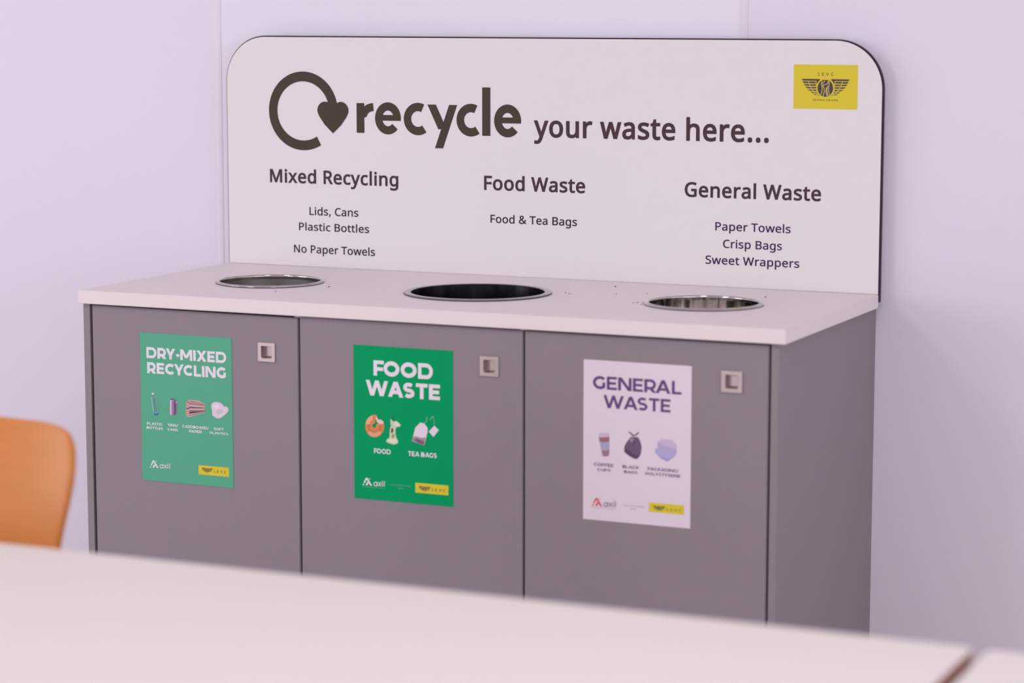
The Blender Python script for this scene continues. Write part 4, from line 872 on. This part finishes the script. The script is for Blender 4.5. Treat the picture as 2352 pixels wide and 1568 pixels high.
"poly":{"coffee_cup_picture":[["cup_white",[[29.9,140.3],[31.5,135.1],[34.8,133.9],[48.1,133.0],[50.9,134.1],[52.3,139.7],[41.1,141.6]]],["cup_brown",[[30.6,142.0],[41.1,141.9],[51.7,140.0],[51.3,149.0],[41.8,150.7],[32.4,150.8]]],["cup_blue",[[32.4,150.8],[41.8,150.7],[51.3,149.0],[51.5,164.7],[43.6,166.2],[35.9,166.3]]],["cup_brown2",[[35.9,166.3],[43.6,166.2],[51.5,164.7],[50.9,174.5],[48.1,175.9],[41.8,176.8],[38.6,176.2]]]],"black_bag_picture":[["bag_mid",[[98.2,136.8],[107.8,136.5],[112.0,143.5],[115.1,153.9],[113.5,165.9],[110.8,172.1],[106.0,176.9],[101.1,177.0],[92.8,173.5],[81.6,166.4],[80.6,156.5],[84.3,148.9],[89.2,142.6],[92.6,137.3]]],["bag_dark",[[81.6,160.4],[88.6,161.2],[96.9,168.5],[105.3,170.6],[112.2,167.4],[106.0,176.9],[101.1,177.0],[92.8,173.5],[81.9,166.6]]],["bag_light",[[90.6,139.8],[96.8,138.0],[99.6,141.8],[98.2,147.2],[92.7,146.3]]],["bag_dark",[[99.6,141.8],[102.4,145.6],[98.2,152.5],[96.8,148.6]]],["bag_dark",[[88.1,127.5],[91.2,127.5],[100.2,133.8],[99.3,136.8],[95.7,134.1]]],["bag_dark",[[100.2,133.1],[108.5,127.1],[110.0,128.6],[101.8,135.3]]]],"foam_box_picture":[["box_top",[[145.1,142.4],[151.2,137.9],[158.7,136.1],[168.3,136.4],[175.2,138.1],[182.7,146.1],[182.1,154.1],[165.7,150.0],[146.5,144.9]]],["box_mid",[[145.1,143.7],[165.7,150.0],[182.1,154.1],[182.2,160.7],[174.0,162.6],[157.5,157.3],[146.5,154.8]]],["box_low",[[141.0,154.6],[146.5,154.8],[157.5,157.3],[174.0,162.6],[182.2,160.7],[178.1,167.6],[164.5,177.3],[152.1,172.2],[141.1,162.5]]],["box_blue",[[141.8,162.4],[152.1,168.3],[164.5,171.9],[172.7,170.0],[164.5,177.3],[152.1,172.2]]]]},
"mark":{"sticker":[[130.0,255.2],[198.0,255.0],[197.5,272.6],[130.1,272.3]],"emblem":[[137.6,260.4],[161.7,260.5],[149.7,268.7]],"levc":[[165.2,267.8],[192.7,267.5],[165.2,263.1]],"axil":[[42.0,269.8],[67.7,268.9],[42.0,260.7]],"in":[[79.2,266.3],[119.6,265.9],[79.2,262.9]],"with":[[92.5,271.8],[105.1,271.4],[92.5,268.9]],"sub":[[19.4,275.0],[67.8,272.9],[19.4,273.1]],"mount":[[19.4,269.4],[39.6,269.4],[19.4,254.8]]}}]


def poster(px, pz, idx, sheet_m, head_m, cap_m, logo_m, word_m, thin_m, label, heads, head_s):
    A = ART[idx]
    yb, th = YD - .0003, .0005
    root_z = H + pz
    bm = bmesh.new()
    prism_y(bm, [(0, -.297), (.210, -.297), (.210, 0), (0, 0)], -th, 0)
    root = from_bm('poster', bm, M[sheet_m], loc=(px, yb, root_z))
    tag(root, label, 'poster', 'posters on the cabinet doors')
    y1 = -th - .0003

    def mm(polys):
        return [[(x / 1000, -z / 1000) for x, z in p] for p in polys]
    groups = [('heading_lettering', head_m, A['text'][:heads], head_s)]
    step = 1 if idx == 1 else 2
    for k in range(heads, len(A['text']), step):
        groups.append(('caption_lettering', cap_m, A['text'][k:k + step], .23))
    for nm, m, rows, s in groups:
        bm = bmesh.new()
        for (t, x0, x1, b0, b1, c) in rows:
            flat(bm, caps(t, x0 / 1000, x1 / 1000, -(b0 + b1) / 2000, c / 1000, s, .10), y1)
        from_bm(nm, bm, M[m], root, recalc=False)
    for nm, shapes in A['poly'].items():
        bm = bmesh.new()
        used = []
        for k, (m, pts) in enumerate(shapes):
            if m not in used:
                used.append(m)
            flat(bm, mm([pts]), y1 - .00002 * k, used.index(m))
        from_bm(nm, bm, [M[m] for m in used], root, recalc=False)
    # mountain mark and "axil"
    bm = bmesh.new()
    S = lambda pts: [(x / 1000, -z / 1000) for x, z in pts]
    flat(bm, [S([(17.4, 270.4), (18.6, 267.6), (21.6, 268.6), (20.4, 270.4)]),
              S([(19.8, 265.6), (25.0, 255.6), (28.6, 255.6), (38.4, 270.4), (34.4, 270.4), (26.8, 258.8), (22.6, 266.4)]),
              S([(28.6, 262.2), (30.6, 265.6), (28.2, 270.4), (24.0, 270.4)])], y1)
    flat(bm, [S(arc(33.2, 257.2, 1.1, 1.1, 0, 360, 12)[:-1])], y1)
    from_bm('mountain_mark', bm, M[logo_m], root, recalc=False)
    bm = bmesh.new()
    P = []
    P += stroke(arc(45.4, 266.3, 3.5, 3.5, 0, 360, 24)[:-1], 1.5, True) + [rect(48.2, 49.8, 262.0, 269.8)]
    P += [diag(51.6, 262.1, 56.9, 269.8, 1.45), diag(56.9, 262.1, 51.6, 269.8, 1.45)]
    P += [rect(59.2, 60.7, 262.1, 269.8), rect(59.1, 60.8, 259.2, 260.8), rect(63.4, 64.9, 259.0, 269.8)]
    flat(bm, [S(p) for p in P], y1)
    flat(bm, [S(arc(67.2, 260.6, .45, .45, 0, 360, 10)[:-1])], y1)
    from_bm('company_lettering', bm, M[word_m], root, recalc=False)
    bm = bmesh.new()
    for t, x0, x1, b, c, bo, rs in (('in partnership', .0793, .1208, -.2660, .0030, 0, 3), ('with', .0935, .1053, -.2715, .0030, 0, 3), ('INTEGRATED SERVICES', .0168, .0658, -.2740, .0014, .02, 2)):
        for g in outline_text(t, x0, x1, b, c, bo, rs):
            flat(bm, g, y1)
    from_bm('small_lettering', bm, M[thin_m], root, recalc=False)
    bm = bmesh.new()
    sx = A['mark']['sticker']
    xa, xb = (sx[0][0] + sx[3][0]) / 2000, (sx[1][0] + sx[2][0]) / 2000
    za, zb = -(sx[2][1] + sx[3][1]) / 2000, -(sx[0][1] + sx[1][1]) / 2000
    flat(bm, [rect(xa, xb, za, zb)], y1)
    lp = from_bm('logo_panel', bm, M['yellow'], root, recalc=False)
    lp['label'] = 'yellow logo panel'
    bm = bmesh.new()
    em = A['mark']['emblem']
    emblem(bm, em[0][0] / 1000, em[1][0] / 1000, -em[0][1] / 1000, y1 - .0002, 0, 1)
    from_bm('winged_emblem', bm, [M['emblem'], M['olive_line']], lp, recalc=False)
    bm = bmesh.new()
    lv = A['mark']['levc']
    levc(bm, lv[0][0] / 1000, lv[1][0] / 1000, -(lv[0][1] + lv[1][1]) / 2000, (lv[0][1] - lv[2][1]) / 1000, y1 - .0002, .16)
    from_bm('panel_lettering', bm, M['emblem'], lp, recalc=False)
    return root


poster(.13685, -.07878, 0, 'green_glare', 'letter_white', 'letter_white', 'letter_white', 'letter_white', 'thin_pale',
       'pale green poster reading DRY-MIXED RECYCLING on a grey door', 2, .265)
poster(.61535, -.07609, 1, 'green', 'letter_white', 'letter_white', 'letter_white', 'letter_white', 'thin_pale',
       'bright green poster reading FOOD WASTE on the middle grey door', 2, .27)
poster(1.09051, -.07625, 2, 'paper', 'letter_purple', 'caption_purple', 'logo_red', 'logo_grey', 'thin_grey',
       'white poster reading GENERAL WASTE in purple on a grey door', 2, .215)

# ------------------------------------------------------------------ tables
TZ = H - 0.17


def table(x0, x1, y0, y1, label, rc):
    cx, cy = (x0 + x1) / 2, (y0 + y1) / 2
    root = link('cafe_table', None, loc=(cx, cy, 0))
    tag(root, label, 'table', 'white cafe tables')
    hx_, hy_ = (x1 - x0) / 2, (y1 - y0) / 2
    bm = bmesh.new()
    pts = rounded(-hx_, hx_, -hy_, hy_, rc, 8)
    lv = []
    for z_, ins in ((TZ - .0010, 0), (TZ - .0002, .0005), (TZ, .0014)):
        s_ = [(x * (hx_ - ins) / hx_, y * (hy_ - ins) / hy_) for x, y in pts]
        lv.append([bm.verts.new((x, y, z_)) for x, y in s_])
    for a, b in zip(lv, lv[1:]):
        for k in range(len(a)):
            bm.faces.new((a[k], a[(k + 1) % len(a)], b[(k + 1) % len(a)], b[k]))
    bm.faces.new(lv[-1])
    bm.faces.new(lv[0][::-1])
    from_bm('tabletop', bm, M['table'], root)
    bm = bmesh.new()
    a = [bm.verts.new((x, y, TZ - .001)) for x, y in pts]
    b = [bm.verts.new((x, y, TZ - .026)) for x, y in pts]
    bm.faces.new(a)
    bm.faces.new(b[::-1])
    for k in range(len(a)):
        bm.faces.new((a[k], b[k], b[(k + 1) % len(a)], a[(k + 1) % len(a)]))
    eb = from_bm('core_board', bm, M['table_edge'], root)
    eb['label'] = 'brown plywood edge'
    bm = bmesh.new()
    for yy in (-hy_ + .07, hy_ - .07):
        box(bm, -hx_ + .09, hx_ - .09, yy - .012, yy + .012, TZ - .066, TZ - .026)
    for xx in (-hx_ + .07, hx_ - .07):
        box(bm, xx - .012, xx + .012, -hy_ + .09, hy_ - .09, TZ - .066, TZ - .026)
    from_bm('underframe', bm, M['chrome'], root)
    for sx in (-1, 1):
        for sy in (-1, 1):
            bm = bmesh.new()
            xx, yy = sx * (hx_ - .07), sy * (hy_ - .07)
            tube(bm, [(xx, yy, .012), (xx, yy, TZ - .026)], .02, 20)
            lg = from_bm('leg', bm, M['chrome'], root)
            bm = bmesh.new()
            tube(bm, [(xx, yy, 0), (xx, yy, .014)], .022, 20)
            from_bm('foot_cap', bm, M['rubber'], lg)


table(.756, 2.1560, -2.760, -1.958, 'long white-topped table in front of the bin cabinet, filling the bottom of the view', .012)
table(2.1735, 3.771, -2.762, -1.962, 'second white-topped table, only its corner showing beyond the brown-edged gap', .012)

# ------------------------------------------------------------------ chair
CX = .537
chair = link('cafe_chair', None, loc=(CX, -1.85, 0))
tag(chair, 'orange-brown plywood chair standing behind the white table, left of the bin cabinet', 'chair')
prof = [(-1.6400, .8425, .128), (-1.6412, .8395, .158), (-1.6436, .8330, .176), (-1.6480, .8200, .1885), (-1.6545, .8000, .1965), (-1.6630, .7720, .2010), (-1.6735, .7350, .1975), (-1.6800, .7000, .1895),
        (-1.6805, .6700, .1810), (-1.6770, .6420, .1725), (-1.6650, .5900, .1600), (-1.6560, .5450, .1540), (-1.6600, .5050, .1540), (-1.6850, .4760, .1600), (-1.7350, .4610, .1720), (-1.8100, .4560, .1870), (-1.900, .4555, .1960), (-1.960, .4570, .2000), (-2.020, .4590, .1980), (-2.055, .4560, .1880), (-2.075, .4480, .1600)]
bm = bmesh.new()
N = 16
rows = []
for (yy, zz, hw) in prof:
    row = []
    for k in range(N + 1):
        s_ = -1 + 2 * k / N
        back = min(1, max(0, (zz - .48) / .12))
        row.append(bm.verts.new((s_ * hw, yy + 1.85 - back * .030 * s_ * s_ * (hw / .2) ** 2, zz + (1 - back) * .006 * s_ * s_)))
    rows.append(row)
for a, b in zip(rows, rows[1:]):
    for k in range(N):
        bm.faces.new((a[k], a[k + 1], b[k + 1], b[k])).smooth = True
shell = from_bm('seat_shell', bm, M['beech'], chair, smooth=True)
sm = shell.modifiers.new('thickness', 'SOLIDIFY')
sm.thickness = .011
sm.offset = 0
bv = shell.modifiers.new('edge', 'BEVEL')
bv.width = .003
bv.segments = 2
ss = shell.modifiers.new('smooth', 'SUBSURF')
ss.levels = ss.render_levels = 1
for sx in (-1, 1):
    for (fy, ty) in ((-2.06, -1.99), (-1.62, -1.80)):
        bm = bmesh.new()
        tube(bm, [(sx * .203, fy + 1.85, .008), (sx * .15, ty + 1.85, .440)], .010, 14)
        lg = from_bm('leg', bm, M['chrome'], chair)
        bm = bmesh.new()
        tube(bm, [(sx * .203, fy + 1.85, 0), (sx * .2014, fy + 1.85 + (ty - fy) * .027, .02)], .0125, 14)
        from_bm('foot_cap', bm, M['rubber'], lg)
bm = bmesh.new()
tube(bm, [(-.15, -.14, .438), (.15, -.14, .438)], .009)
from_bm('seat_rail', bm, M['chrome'], chair)
bm = bmesh.new()
tube(bm, [(-.15, .05, .438), (.15, .05, .438)], .009)
from_bm('seat_rail', bm, M['chrome'], chair)
